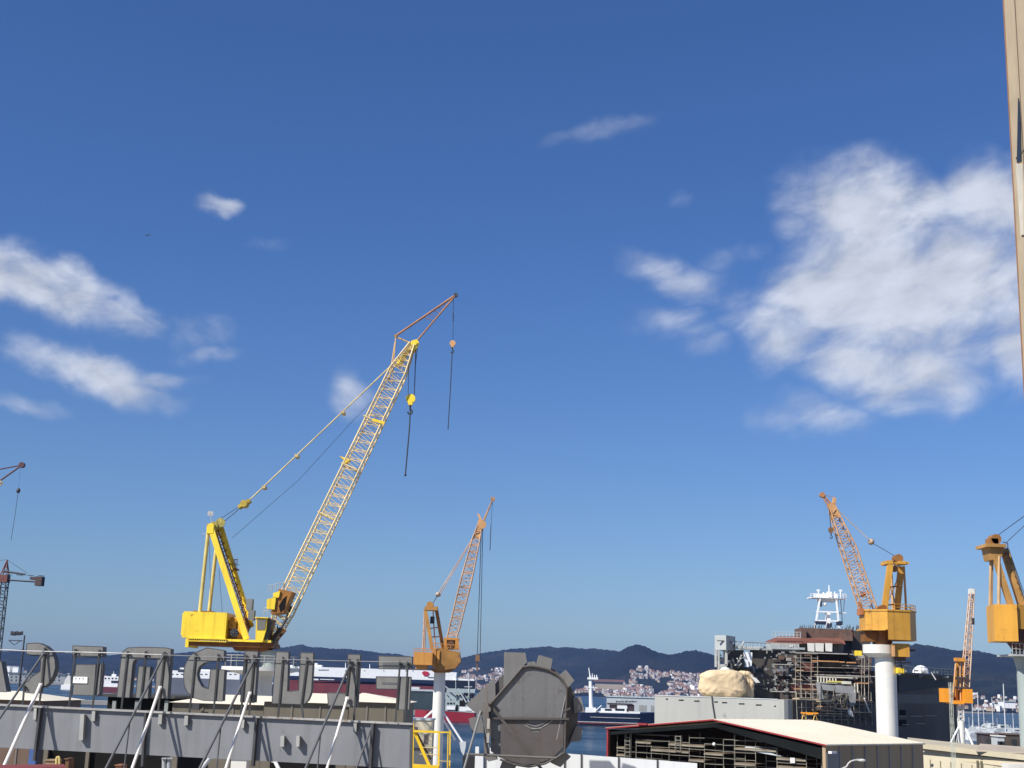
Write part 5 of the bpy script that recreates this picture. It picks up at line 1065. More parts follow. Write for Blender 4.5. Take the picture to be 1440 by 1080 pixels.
# scaffolding hung along the warship
def ship_scaffold():
    B = Vector((47.3, 226.6, 0)); n = Vector((.708, -.706, 0)); p0 = B + n * 1.6
    t = Thing('ship_scaffold', 'rusty tube scaffold with planks hung along the warship side', 'scaffold', hit(1180, 1015, p0, n))
    T = MB(); Pk = MB(); Po = MB(); G = MB()
    xs = [1120, 1127, 1133, 1143, 1153, 1163, 1172, 1182, 1191, 1200, 1208, 1216, 1225]
    for off in (0, 1.1):
        for x in xs:
            y0 = rnd.uniform(962, 985); T.tube(hit(x, y0, p0 - n * off, n), hit(x + 1.5, 1019, p0 - n * off, n), .06, 4)
        for y in (978, 984, 989, 995, 1000, 1006, 1011):
            a, b = rnd.choice(xs[:5]), rnd.choice(xs[6:]); T.tube(hit(a, y, p0 - n * off, n), hit(b, y + (b - a) * .02, p0 - n * off, n), .05, 4)
    for x, x1, y in ((1124, 1142, 983), (1156, 1176, 994), (1150, 1172, 999), (1178, 1196, 998), (1160, 1186, 1004), (1196, 1226, 1002), (1198, 1228, 986), (1155, 1170, 987)):
        (Pk if rnd.random() < .75 else Po).prism([hit(x, y, p0, n), hit(x1, y + .6, p0, n), hit(x1, y + .6, p0, n) - n * 1.1, hit(x, y, p0, n) - n * 1.1], (0, 0, .14))
    for k in range(90):
        x, y = rnd.uniform(1148, 1228), rnd.uniform(978, 1014); G.box(hit(x, y, p0 - n * rnd.uniform(.2, 1.3), n), (rnd.uniform(.2, .9), .3, rnd.uniform(.15, .9)))
    for k in range(26):
        x, y = rnd.uniform(1150, 1228), rnd.uniform(982, 1010); T.tube(hit(x, y, p0, n), hit(x + rnd.uniform(-8, 8), y + rnd.uniform(2, 10), p0 - n * .8, n), .05, 4)
    t.part('tube', T, scaf); t.part('plank', Pk, plank); t.part('orange_plank', Po, plank_or); t.part('loose_gear', G, M('yard_clutter', (.10, .095, .08), .8, .5, 1.2))
    mb = MB(); mb.poly([(1147, 960), (1153.5, 960), (1158.5, 983), (1152, 983.5)], 230, .1); mb.poly([(1175, 963), (1203, 966), (1200, 975), (1175, 974)], 234, .1); mb.poly([(1155, 962), (1175, 964), (1173, 972), (1157, 970)], 231, .15); mb.poly([(1192, 975), (1204, 974), (1203, 990), (1196, 995)], 236, .12)
    t.part('grey_plate', mb, M('plate_grey', (.27, .27, .27), .6, .2, .6))
    mb = MB(); mb.poly([(1192, 997), (1197, 996), (1200, 1008), (1191, 1004)], 236, .1); mb.tube(hit(1215.5, 982, p0, n), hit(1222, 1001, p0, n), .16, 6); t.part('white_cover', mb, white)
    # scaffold around the bridge
    t = Thing('bridge_scaffold', 'tall tube scaffold with orange planks in front of the rusty warship bridge', 'scaffold', W(1160, 985, 243))
    T = MB(); Pk = MB(); Po = MB()
    for d in (0, 1.4):
        Y = 243 + d
        for x in (1119, 1126, 1141, 1150, 1212, 1216, 1222): T.ptube((x, rnd.uniform(918, 926)), (x - .6, 985), .06, Y, n=4)
        for y in (919, 925, 931, 938, 944, 951, 957, 963, 969, 975, 981):
            a = rnd.choice((1119, 1119, 1126, 1141)); b = rnd.choice((1150, 1150, 1216, 1222)) if y < 955 else 1152; T.ptube((a, y), (b, y + (b - a) * .02), .045, Y, n=4)
    for k in range(9): T.ptube((1119 + (k % 3) * 8, 925 + k * 6), (1127 + (k % 3) * 8, 932 + k * 6), .045, 243, n=4)
    for x0, x1, y in ((1120, 1130, 942), (1118, 1128, 955), (1116, 1152, 982.5)): Pk.vb(x0, y, x1, y + 1.3, 243, 1.3)
    for x0, x1, y in ((1144, 1180, 929), (1183, 1188, 930.2), (1193, 1204, 931), (1205, 1222, 960), (1119, 1150, 968.5)): Po.vb(x0, y, x1, y + 1.5, 243, 1.3)
    t.part('tube', T, scaf); t.part('plank', Pk, plank); t.part('orange_plank', Po, plank_or)
    mb = MB()
    for k in range(7): mb.vb(1149.5 + k * 4.2, 952.5, 1151 + k * 4.2, 960.5, 242.6, .3)
    mb.vb(1149, 952, 1200, 953.2, 242.6, .3); mb.vb(1150, 960, 1178, 961, 242.6, .3); mb.vb(1184, 958, 1197, 962, 242.4, .5)
    for x in (1197, 1201.5, 1205.5): mb.vb(x, 961, x + 1.3, 974, 242.6, .3)
    t.part('white_railing', mb, M('railing_cream', (.6, .58, .48)))
    mb = MB(); mb.vb(1204, 915, 1212, 922, 243, 1.2); t.part('yellow_box', mb, yellow); mb = MB(); mb.vb(1163, 957.5, 1184, 959.6, 242.5, .4); t.part('yellow_plank', mb, M('plank_yellow', (.6, .5, .12)))
ship_scaffold()

# ------------------------------------------------------------------ big shed with open gable
def big_shed():
    r = math.sqrt(.5); R0 = Vector((22.1, 95, 0)); lf = Vector((-r, r, 0)); bk = Vector((r, r, 0)); nn = Vector((-r, -r, 0))
    Lg, Dp, zr, ze, zl = 19.5, 13.5, 16.13, 14.82, 15.1
    L0 = R0 + lf * Lg; M0 = R0 + lf * 9.3
    V = lambda p, z: Vector((p.x, p.y, z))
    t = Thing('open_shed', 'low shed with cream roof and red edged open gable full of scaffolding', 'shed', V((R0 + L0) / 2 + bk * 6, 3))
    mb = MB(); i_ = -lf * 0; mb.prism([V(R0, 3), V(R0 + bk * Dp, 3), V(R0 + bk * Dp + lf * .25, 3), V(R0 + lf * .25, 3)], (0, 0, ze - 3 - .05)); w1 = t.part('side_wall', mb, taupe)
    mb = MB()
    for k in range(1, 8):
        p = R0 + bk * (Dp * k / 8); mb.prism([V(p, 3), V(p + bk * .12, 3), V(p + bk * .12 - lf * .06, 3), V(p - lf * .06, 3)], (0, 0, ze - 3.1))
    t.part('wall_seam', mb, M('seam_grey', (.24, .235, .26), .5, .1, .5), w1)
    mb = MB(); p = R0 + bk * .1; mb.prism([V(p, 3), V(p + bk * 1.5, 3), V(p + bk * 1.5 - lf * .05, 3), V(p - lf * .05, 3)], (0, 0, ze - 3.5)); t.part('corner_panel', mb, M('corner_grey', (.22, .22, .22), .55, .1, .5), w1)
    mb = MB(); mb.prism([V(L0, 3), V(L0 + bk * Dp, 3), V(L0 + bk * Dp - lf * .25, 3), V(L0 - lf * .25, 3)], (0, 0, zl - 3 - .05)); t.part('far_wall', mb, M('shaded_inner_wall', (.020, .014, .010), .9, .3, .5, spec=.05))  # interior shade put into the colour of the far and inner walls
    mb = MB(); b0 = R0 + bk * 6; mb.prism([V(b0 + lf * .3, 3), V(b0 + lf * 19.2, 3), V(b0 + lf * 19.2, zl - .1), V(b0 + lf * 9.3, zr - .12), V(b0 + lf * .3, ze - .1)], bk * .2); t.part('inner_wall', mb, M('shaded_inner_wall', (.020, .014, .010), .9, .3, .5, spec=.05))
    e = -bk * .15
    mb = MB()
    for a, za, b, zb in ((R0 - lf * .2, ze - .03, M0, zr), (M0, zr, L0 + lf * .1, zl - .01)):
        mb.prism([V(a + e, za), V(b + e, zb), V(b + bk * Dp, zb), V(a + bk * Dp, za)], (0, 0, .1))
    rf = t.part('roof', mb, cream)
    mb = MB(); 
    for k in range(1, 14):
        p = bk * (Dp * k / 14); mb.tube(V(R0 - lf * .3 + p, ze + .08), V(M0 + p, zr + .1), .010, 4); mb.tube(V(L0 + lf * .3 + p, zl + .08), V(M0 + p, zr + .1), .010, 4)
    t.part('roof_rib', mb, cream, rf)
    mb = MB()
    for a, za, b, zb in ((R0 - lf * .2, ze - .03, M0, zr), (M0, zr, L0 + lf * .1, zl - .01)): mb.prism([V(a + e, za - .02), V(b + e, zb - .02), V(b + e, zb + .085), V(a + e, za + .085)], nn * .03)
    mb.prism([V(L0 - lf * .16, 3), V(L0, 3), V(L0 + nn * .12, 3), V(L0 - lf * .16 + nn * .12, 3)], (0, 0, zl - 3.1)); mb.box(M0 + e + lf * 6.5 + Vector((0, 0, zl + .5)), (.9, .3, .12), R(-45)); t.part('red_trim', mb, redtrim, rf)
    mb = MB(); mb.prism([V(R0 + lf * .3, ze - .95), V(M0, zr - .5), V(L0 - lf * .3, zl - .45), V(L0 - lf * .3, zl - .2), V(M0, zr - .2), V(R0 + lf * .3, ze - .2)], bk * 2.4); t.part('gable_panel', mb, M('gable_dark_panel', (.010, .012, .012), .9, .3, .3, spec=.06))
    mb = MB(); mb.box(R0 - lf * .25 + bk * .5 + Vector((0, 0, ze - .45)), (.7, .25, .16), R(45)); t.part('wall_lamp', mb, white_clean, w1)
    # scaffolding inside the gable
    def G(s, z, d=1.0): return V(R0 + lf * s + bk * d, z)
    s_ = Thing('gable_scaffold', 'dense pale tube scaffold with plank decks inside the open gable of the shed', 'scaffold', G(9, 3))
    T = MB(); Pk = MB(); J = MB()
    ss = [.7, 1.9, 4.3, 6.1, 7.9, 8.9, 10.6, 12.0, 13.9, 15.6, 17.1, 18.2, 19.0]
    for d in (.6, 1.9):
        for s in ss: T.tube(G(s, 3, d), G(s, 14.1 + rnd.uniform(-.2, .7) + (.4 if 6 < s < 13 else 0), d), .028, 5)
        for a, b in zip(ss, ss[1:]):
            for z in (11.4, 12.0, 12.55, 13.0, 13.45, 13.95, 14.4, 14.8):
                if z > 13.9 and not 3.5 < (a + b) / 2 < 17: continue
                if rnd.random() < .72: T.tube(G(a, z, d), G(b, z + rnd.uniform(-.04, .04), d), .022, 4)
            if rnd.random() < .3: T.tube(G(a, 11.5, d), G(b, 12.9, d), .02, 4)
    for a, b in zip(ss, ss[1:]):
        for z in (12.35, 13.2, 13.75, 14.25):
            if z > 13.9 and not 3.5 < (a + b) / 2 < 17: continue
            if rnd.random() < .45:
                Pk.prism([G(a, z, .55), G(b, z, .55), G(b, z, 1.95), G(a, z, 1.95)], (0, 0, .05)); J.prism([G(a, z - .12, .5), G(b, z - .12, .5), G(b, z - .12, .53), G(a, z - .12, .53)], (0, 0, .11))
                for k in range(10): T.tube(G(a + (b - a) * k / 10, z - .12, .5), G(a + (b - a) * (k + .5) / 10, z, .5), .012, 4)
    for s in (17.6, 12.7):
        for d in (.45, .6):
            for sg in (0, .5): T.tube(G(s + sg, 12.0 if s > 15 else 13.7, d), G(s + sg, 14.9 if s > 15 else 14.9, d), .03, 4)
        for k in range(10):
            z = (12.0 if s > 15 else 13.7) + k * .28
            if z < 14.9: T.tube(G(s, z, .45), G(s + .5, z, .45), .025, 4)
    s_.part('tube', T, M('shaded_shed_tube', (.25, .235, .19), .5, .3, 1.0)); s_.part('deck', Pk, M('shaded_shed_plank', (.17, .13, .085), .75, .3, .9)); s_.part('toe_board', J, M('toe_board', (.24, .21, .16), .7, .3, 1))  # tubes and planks coloured darker to carry the shade inside the shed
    mb = MB(); mb.prism([G(3.4, 3, 2.4), G(7.2, 3, 2.4), G(7.2, 12.6, 2.4), G(3.4, 12.75, 2.4)], bk * .08); db = s_.part('boarding', mb, M('boarding_pale', (.30, .31, .28), .7, .15, .8, streak=.4))
    mb = MB()
    for k in range(4): mb.prism([G(3.7 + k * .9, 3, 2.35), G(3.78 + k * .9, 3, 2.35), G(3.78 + k * .9, 12.5, 2.35), G(3.7 + k * .9, 12.5, 2.35)], bk * .04)
    s_.part('boarding_seam', mb, steel, db)
    mb = MB(); mb.ball(G(9.6, 14.42, .4), .13, 8); mb.box(G(2.9, 13.66, .4), (.3, .2, .35)); s_.part('white_canister', mb, white_clean)
    mb = MB(); pts = [G(4.0, 13.86, .6), G(4.8, 14.05, .6), G(5.6, 14.3, .6), G(6.9, 14.42, .6), G(7.2, 14.2, .6), G(5.4, 13.98, .6)]; mb.prism(pts, bk * .6); s_.part('stacked_sheet', mb, wgrey)
    # trestle on the roof ridge
    q_ = Thing('trestle', 'orange trestle standing at the back end of the cream shed roof ridge', 'trestle', V(M0 + bk * 12.7, zr + .1))
    mb = MB(); c = M0 + bk * 12.7; mb.box(V(c, zr + .62), (1.35, .25, .1)); mb.box(V(c, zr + .56), (.5, .3, .12)); q_.part('top', mb, orange_hot)
    for dx in (-.45, .45):
        mb = MB(); mb.tube(V(c, zr + .6) + Vector((dx, 0, 0)), V(c, zr + .02) + Vector((dx - .22, -.15, 0)), .035, 5); mb.tube(V(c, zr + .6) + Vector((dx, 0, 0)), V(c, zr + .02) + Vector((dx + .22, .15, 0)), .035, 5); q_.part('leg', mb, M('trestle_yellow', (.65, .42, .1)))
big_shed()

# ------------------------------------------------------------------ cream buildings, lamp and lattice mast, right
def right_side():
    t = Thing('cream_warehouse', 'long low cream warehouse with banded eaves below the marina', 'warehouse', (41, 118, 3))
    fl, fr = W(1289, 1045, 122), W(1480, 1066, 112); zl, zr = fl.z, fr.z; back = Vector((3, 13, 0))
    mb = MB(); mb.prism([fl, fr, fr + back + Vector((0, 0, .12)), fl + back + Vector((0, 0, .12))], (0, 0, -.42)); mb2 = mb; rf = t.part('roof', mb, M('cream_roof_edge', (.50, .44, .31), .65, .1, .4, streak=.2))
    mb = MB(); d = (fr - fl); mb.prism([fl + Vector((.4, .5, -.5)), fr + Vector((0, .5, -.5)), fr + Vector((2.5, 12, -.5)), fl + Vector((2.9, 12, -.5))], (0, 0, -10.0)); wl = t.part('wall', mb, creamw)
    mb = MB(); mb.prism([fl + Vector((.8, .12, -.56)), fr + Vector((0, .12, -.56)), fr + Vector((0, .5, -.56)), fl + Vector((.8, .5, -.56))], (0, 0, -.55)); t.part('lower_band', mb, M('cream_band', (.56, .49, .34), .65, .1, .5), rf)
    mb = MB()
    for k in range(1, 12): p = (fl + Vector((.4, .5, 0))).lerp(fr + Vector((0, .5, 0)), k / 12); mb.box((p.x, p.y - .03, p.z - 5.6), (.07, .08, 8.6))
    t.part('wall_joint', mb, M('joint_olive', (.25, .22, .14)), wl)
    mb = MB(); 
    for k in (5, 6): p = (fl + Vector((.4, .5, 0))).lerp(fr + Vector((0, .5, 0)), .46 + (k - 5) * .03); mb.box((p.x, p.y - .1, p.z - 5.4), (.16, .2, 9))
    t.part('downpipe', mb, M('pipe_olive', (.14, .13, .09)), wl)
    mb = MB(); mb.prism([W(1378, 1047, 122), W(1462, 1053, 120), W(1470, 1061, 114.5), W(1372, 1057, 117)], (0, 0, .08)); t.part('roof_membrane', mb, M('membrane_tan', (.40, .34, .27), .8, .12, .4), rf)
    mb = MB(); mb.vb(1296, 1056, 1300, 1057.5, 120.6, .2); mb.vb(1418, 1075, 1450, 1090, 111, 1.5); t.part('white_unit', mb, white, wl)
    t = Thing('street_lamp', 'grey curved arm street lamp in front of the taupe shed wall', 'street lamp', at(1188, 60, 3))
    b = at(1188, 60, 3); mb = MB(); top = W(1189, 1084, 60); top.x = b.x; pts = [b, top]
    mb.tube(b, top, .09, 10, .05); pr = [top] + [W(x, y, 60) for x, y in ((1190.5, 1078), (1193, 1073.5), (1197, 1070.3), (1202, 1069), (1208, 1068.6))]; mb.path(pr, .035, 8); t.part('pole', mb, galv)
    mb = MB(); c = W(1212, 1069.3, 60); mb.ball(c, .17, 12, (1, .6, .4)); mb.box(c + Vector((-.12, 0, .02)), (.14, .12, .08)); t.part('lamp_head', mb, wgrey)
    Y = 80; b = at(1353, Y, 3); t = Thing('lattice_mast', 'thin pale lattice mast rising in front of the small orange crane', 'mast', b)
    ch = MB(); lc = MB(); A = [b + Vector((x, y, 0)) for x, y in ((-.13, -.12), (.13, -.12), (.13, .12), (-.13, .12))]; tp = W(1352, 960, Y).z; Bq = [Vector((b.x + (v.x - b.x) * .45, v.y, tp)) for v in A]
    lattice(ch, lc, A, Bq, 10, .012, .005); t.part('mast_chord', ch, M('mast_pale_green', (.55, .58, .5), .5, .2, 1)); t.part('mast_lacing', lc, M('mast_pale_green', (.4, .44, .38)))
right_side()

# ------------------------------------------------------------------ rooftop sign seen from behind
def SY(px): return 42 - 2.6 * px / 575
def sW(x, y, off=0): return W(x, y, SY(x) + off)
def splate(mb, pix, off, d): return mb.prism([sW(x, y, off) for x, y in pix], (0, d, 0))

post_m = M('post_dark_angle', (.05, .052, .052), .6, .3, 2, rust=RUST, rust_amt=.15)
def letter(label, pieces, posts, plates=()):
    x = sum(p[0] for p in pieces[0]) / len(pieces[0]); b = sW(x, 1003, .2)
    t = Thing('sign_letter', label, 'letter', b, 'metal letters of the rooftop sign')
    mb = MB(); ed = MB()
    for p in pieces:
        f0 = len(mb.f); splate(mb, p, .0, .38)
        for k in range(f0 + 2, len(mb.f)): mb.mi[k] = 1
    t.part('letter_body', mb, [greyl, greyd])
    for p in pieces:
        q = [sW(a, b_, .0) for a, b_ in p]
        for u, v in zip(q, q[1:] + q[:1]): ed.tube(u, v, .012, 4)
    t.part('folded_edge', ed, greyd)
    for pts in posts:
        mb = MB()
        for (a, b_), (c, d) in zip(pts, pts[1:]): mb.bar(sW(a, b_, -.025), sW(c, d, -.025), .052, .04)
        po = t.part('post', mb, post_m)
        mb = MB(); c = sW(pts[0][0], pts[0][1] - 1, -.1); mb.disc(c, .035, .05, 10); mb.box(c + Vector((0, .03, 0)), (.06, .06, .05)); t.part('bolt', mb, steel, po)
    return t
letter('partly visible leftmost letter cut by the photo edge', [[(-46, 930), (2, 930), (9.5, 973), (-46, 971)]], [[(-20, 913), (-27, 990)]])
letter('curved letter with hooked top bar, second from the left', [[(37.5, 905), (54, 904), (64, 908.5), (70, 914), (74, 920), (77, 928), (77.8, 939), (74.5, 950), (69, 960), (61, 967), (57, 960), (54, 975), (36, 974), (34, 962), (45, 951), (56, 944), (57.5, 930), (54, 921.5), (47, 922), (37, 919.5)]], [[(63, 913), (58.5, 967), (53, 1006)], [(34, 966), (32, 991)]])
tb = letter('block letter with separate top bar and white plate', [[(102.5, 908), (145, 909.5), (144.5, 924), (102, 924.5)], [(107, 934.5), (134.8, 934.5), (131.5, 978), (101.5, 977)], [(139.5, 934), (143, 934), (139, 979), (135.8, 979)]], [[(106, 915), (97, 994)], [(140, 916), (130, 996)]])
mb = MB(); splate(mb, [(102.2, 951.5), (123, 952), (122.6, 961), (102, 960.5)], -.03, .02); pl = tb.part('white_plate', mb, white_clean)
mb = MB()
for x in (106.5, 111.7, 116.6): splate(mb, [(x - 1, 953.5), (x + 1, 953.7), (x + .3, 956)], -.036, .004)
tb.part('plate_mark', mb, steel, pl)
mb = MB(); mb.path([sW(x, y, -.02) for x, y in ((144.5, 930), (145, 945), (142, 955), (143, 965), (140, 975), (137, 979))], .02, 6); tb.part('cable', mb, steel)
letter('arched letter with three legs like an M', [[(164, 980), (171, 921), (173, 916), (180, 911), (201, 910), (233, 911), (240.5, 912.5), (235.5, 982.5), (217.5, 981), (221, 927), (191, 927), (188, 929), (186.5, 934), (182, 981)], [(195, 937), (211.5, 938), (208, 982), (190.5, 981)]], [[(179.5, 918), (170.5, 999)], [(205, 918), (196.5, 999)], [(231.5, 919), (222, 1003)]])
letter('round letter open at its upper right like a G', [[(315, 914.5), (291, 911), (280.7, 915), (270.5, 919.5), (264.4, 925.6), (260, 936), (258, 949), (259, 963), (263.4, 973.5), (273.6, 981.6), (286, 985), (313, 986), (316, 942), (296, 941), (295, 953), (293, 968.4), (291, 968.4), (284, 965.4), (278.7, 956), (277, 948), (279.7, 938), (287, 932), (297, 930.2), (315, 930.2)]], [[(275, 921), (271.5, 955), (270, 972), (266, 1005)], [(307, 922), (304, 960), (300, 1006)]])
letter('straight single stroke letter under the yellow crane', [[(344.4, 915.5), (362.8, 916), (358, 988), (338, 987)]], [[(346, 923), (338.5, 1008)], [(357.5, 923.5), (350, 1010)]])
letter('U shaped letter right of the white crane pedestal', [[(388.4, 916.5), (406, 917), (404, 972), (408, 972), (419.7, 970.5), (422.7, 917.7), (440.8, 918.3), (438, 970), (436.5, 977), (433, 985), (429, 989), (424.5, 990.5), (382.4, 989)]], [[(398, 926), (391, 1010)], [(432, 927), (424, 990), (427, 1012)]])
letter('upright letter with a short foot to its left', [[(489.3, 920), (506.8, 920.7), (502.5, 994), (485.5, 994), (486, 992.6), (461.5, 992), (460.5, 974), (487, 975)]], [[(492, 929), (486, 988)], [(503, 929), (497.5, 1016)]])
fl = letter('rightmost letter with two arms like an F', [[(532.4, 922.4), (579.8, 923.7), (578.8, 941), (532.4, 940.6)], [(529, 951.6), (578, 952), (575.5, 998), (558.5, 998), (559, 969), (529, 968.5)]], [[(562.5, 933), (556, 1016)], [(573.5, 933), (569, 1016)]])
mb = MB(); splate(mb, [(538, 932), (577, 932.5), (577, 939.5), (538, 939)], -.01, .01); splate(mb, [(537, 959.5), (558, 959.8), (558, 962.5), (537, 962)], -.01, .01); fl.part('recess', mb, M('recess_grey', (.10, .105, .105)))

for pts_, r_, m_, lab in ((((-60, 910), (37, 915.5), (106, 917), (150, 918), (232, 921)), .017, galv, 'bright galvanised pipe rail along the tops of the leftmost rooftop letters'), (((232, 921), (346, 925.6), (432, 928.2), (506, 930), (577, 931)), .011, M('rail_dull', (.22, .22, .22)), 'thin dull pipe rail along the tops of the right half of the rooftop letters')):
    mb = MB(); mb.path([sW(x, y, -.11) for x, y in pts_], r_, 8); solo('sign_rail', mb, m_, lab, 'rail', 'rails of the rooftop sign', base=sW(sum(p[0] for p in pts_) / len(pts_), 920, -.11))

# girder carrying the letters
def girder():
    t = Thing('sign_girder', 'long grey steel girder with stiffeners carrying the rooftop letters', 'girder', sW(260, 1060, .1))
    mb = MB(); top = lambda x: 992 + x * .0466; bot = lambda x: 1051 + x * .052
    splate(mb, [(-90, top(-90)), (578.5, top(578.5) + .3), (578.5, bot(578.5)), (-90, bot(-90))], 0, .22); web = t.part('web_plate', mb, fasc)
    mb = MB(); mb.prism([sW(-90, top(-90) - 2, -.11), sW(580, top(580) - 2, -.11), sW(580, top(580) + .6, -.11), sW(-90, top(-90) + .6, -.11)], (0, .37, 0)); t.part('top_flange', mb, M('flange_worn', (.36, .35, .33), .5, .2, 1.2, rust=(.2, .13, .09), rust_amt=.35))
    mb = MB(); mb.prism([sW(576.5, top(577), -.05), sW(580, top(580), -.05), sW(579, bot(579), -.05), sW(575.5, bot(576), -.05)], (0, .3, 0)); t.part('end_plate', mb, fascd)
    for x0, x1 in ((57.5, 48.5), (205.5, 200.5), (361, 355.5), (524.5, 520)):
        mb = MB(); a, b = sW(x0, top(x0) + 1, -.1), sW(x1, bot(x1) + (16 if x0 < 300 else 8), -.1); mb.bar(a, b, .06, .22); mb.bar(a + Vector((0, .03, 0)), b + Vector((0, .03, 0)), .12, .02); t.part('stiffener', mb, fascd)
    for x, y0, y1, w in ((131.5, 1000, 1014, 4.5), (225.5, 1004.5, 1018.5, 5), (262, 1006.5, 1020, 5), (342, 1012, 1024, 3.5), (499.5, 1017, 1029, 4.5), (49.5, 996, 1012, 4), (318, 1010, 1019, .8)):
        if w < 1: continue
        mb = MB(); mb.prism([sW(x - w / 2, y0, -.19), sW(x + w / 2, y0, -.19), sW(x + w / 2 - 1, y1, -.19), sW(x - w / 2 - 1, y1, -.19)], (0, .19, 0)); t.part('post_bracket', mb, M('bracket_grey', (.33, .33, .31), .5, .15, 2))
    for x, y0, y1, w, lab in ((115.5, 1004.5, 1041, 5.5, None), (397, 1035, 1050, 5, None), (419, 1035, 1050, 4.5, None)):
        mb = MB(); mb.prism([sW(x - w / 2, y0, -.26), sW(x + w / 2, y0, -.26), sW(x + w / 2 - (2 if y1 > 1040 and x < 200 else .5), y1, -.26), sW(x - w / 2 - (2 if x < 200 else .5), y1, -.26)], (0, .26, 0)); t.part('junction_box', mb, M('box_grey', (.36, .36, .34), .5, .1, 2))
    mb = MB()
    mb.path([sW(x, y, -.03) for x, y in ((101, 1037), (104, 1045), (110, 1048), (120, 1050), (125, 1048), (129, 1036))], .012, 5); mb.path([sW(x, y, -.03) for x, y in ((131, 1015), (128, 1022), (122, 1027), (117, 1027))], .012, 5)
    mb.path([sW(x, y, -.03) for x, y in ((416.5, 1020), (417, 1033), (424, 1020), (419, 1033))], .008, 5); mb.path([sW(x, y, -.03) for x, y in ((396, 1050), (402, 1056), (418, 1055), (423, 1051))], .012, 5); mb.path([sW(x, y, -.03) for x, y in ((394, 1050), (394.5, 1058))], .02, 5)
    mb.path([sW(x, y, -.03) for x, y in ((70, 1001), (90, 1006), (110, 1005))], .008, 5); t.part('cable', mb, steel)
    mb = MB()
    for x in (130, 282, 437): mb.bar(sW(x, top(x) + 4, -.004), sW(x - 5, bot(x), -.004), .018, .008)
    t.part('weld_seam', mb, fascd); mb = MB()
    for x in range(-60, 575, 31): mb.disc(sW(x, top(x) - .6, -.115), .02, .02, 8)
    t.part('flange_bolt', mb, steel)
girder()

dark_b = M('brace_dark_pipe', (.085, .09, .10), .5, .25, 2)
white_b = M('brace_white_tube', (.72, .70, .68), .4, .08, 2)
def brace(pts, Y2, r, m, label, forks=()):
    mb = MB(); (x0, y0), (x1, y1) = pts; a = sW(x0, y0, -.1); b = W(x1, y1, Y2); mb.tube(a, b, r, 10); mb.box(a, (.1, .06, .1))
    t = Thing('sign_brace', label, 'brace', b, 'diagonal braces of the rooftop sign'); t.part('tube', mb, m)
    for (c, d) in forks:
        f = (c[1] - y0) / (y1 - y0); p = a.lerp(b, f)
        mb = MB(); mb.tube(p, Vector((p.x - .06, p.y, p.z - 2.2)), .022, 6); t.part('prop', mb, m)
brace([(62, 918), (-18, 1036)], 40.1, .035, dark_b, 'dark pipe brace descending left from the hooked curved letter')
brace([(230.5, 921), (144, 1090)], 38.7, .036, dark_b, 'dark pipe brace descending left from the arched letter', [((178, 1018), 0)])
brace([(357, 929), (276, 1090)], 38.2, .036, dark_b, 'dark pipe brace descending left from the straight single stroke letter', [((308, 1024), 0)])
brace([(491.5, 936), (424, 1094)], 37.6, .036, dark_b, 'dark pipe brace descending left from the footed letter', [((450, 1034), 0)])
brace([(523.5, 1020), (496, 1094)], 38.7, .026, dark_b, 'short dark pipe brace starting at the girder flange')
brace([(57, 963), (0, 1090)], 39.9, .052, white_b, 'thick white tube brace below the hooked curved letter')
brace([(225, 967), (182, 1092)], 39.2, .046, white_b, 'white tube brace below the right leg of the arched letter')
brace([(351, 975), (314, 1092)], 38.7, .042, white_b, 'white tube brace crossing the white crane pedestal')
brace([(488, 982), (456, 1094)], 38.1, .04, white_b, 'white tube brace below the footed letter')

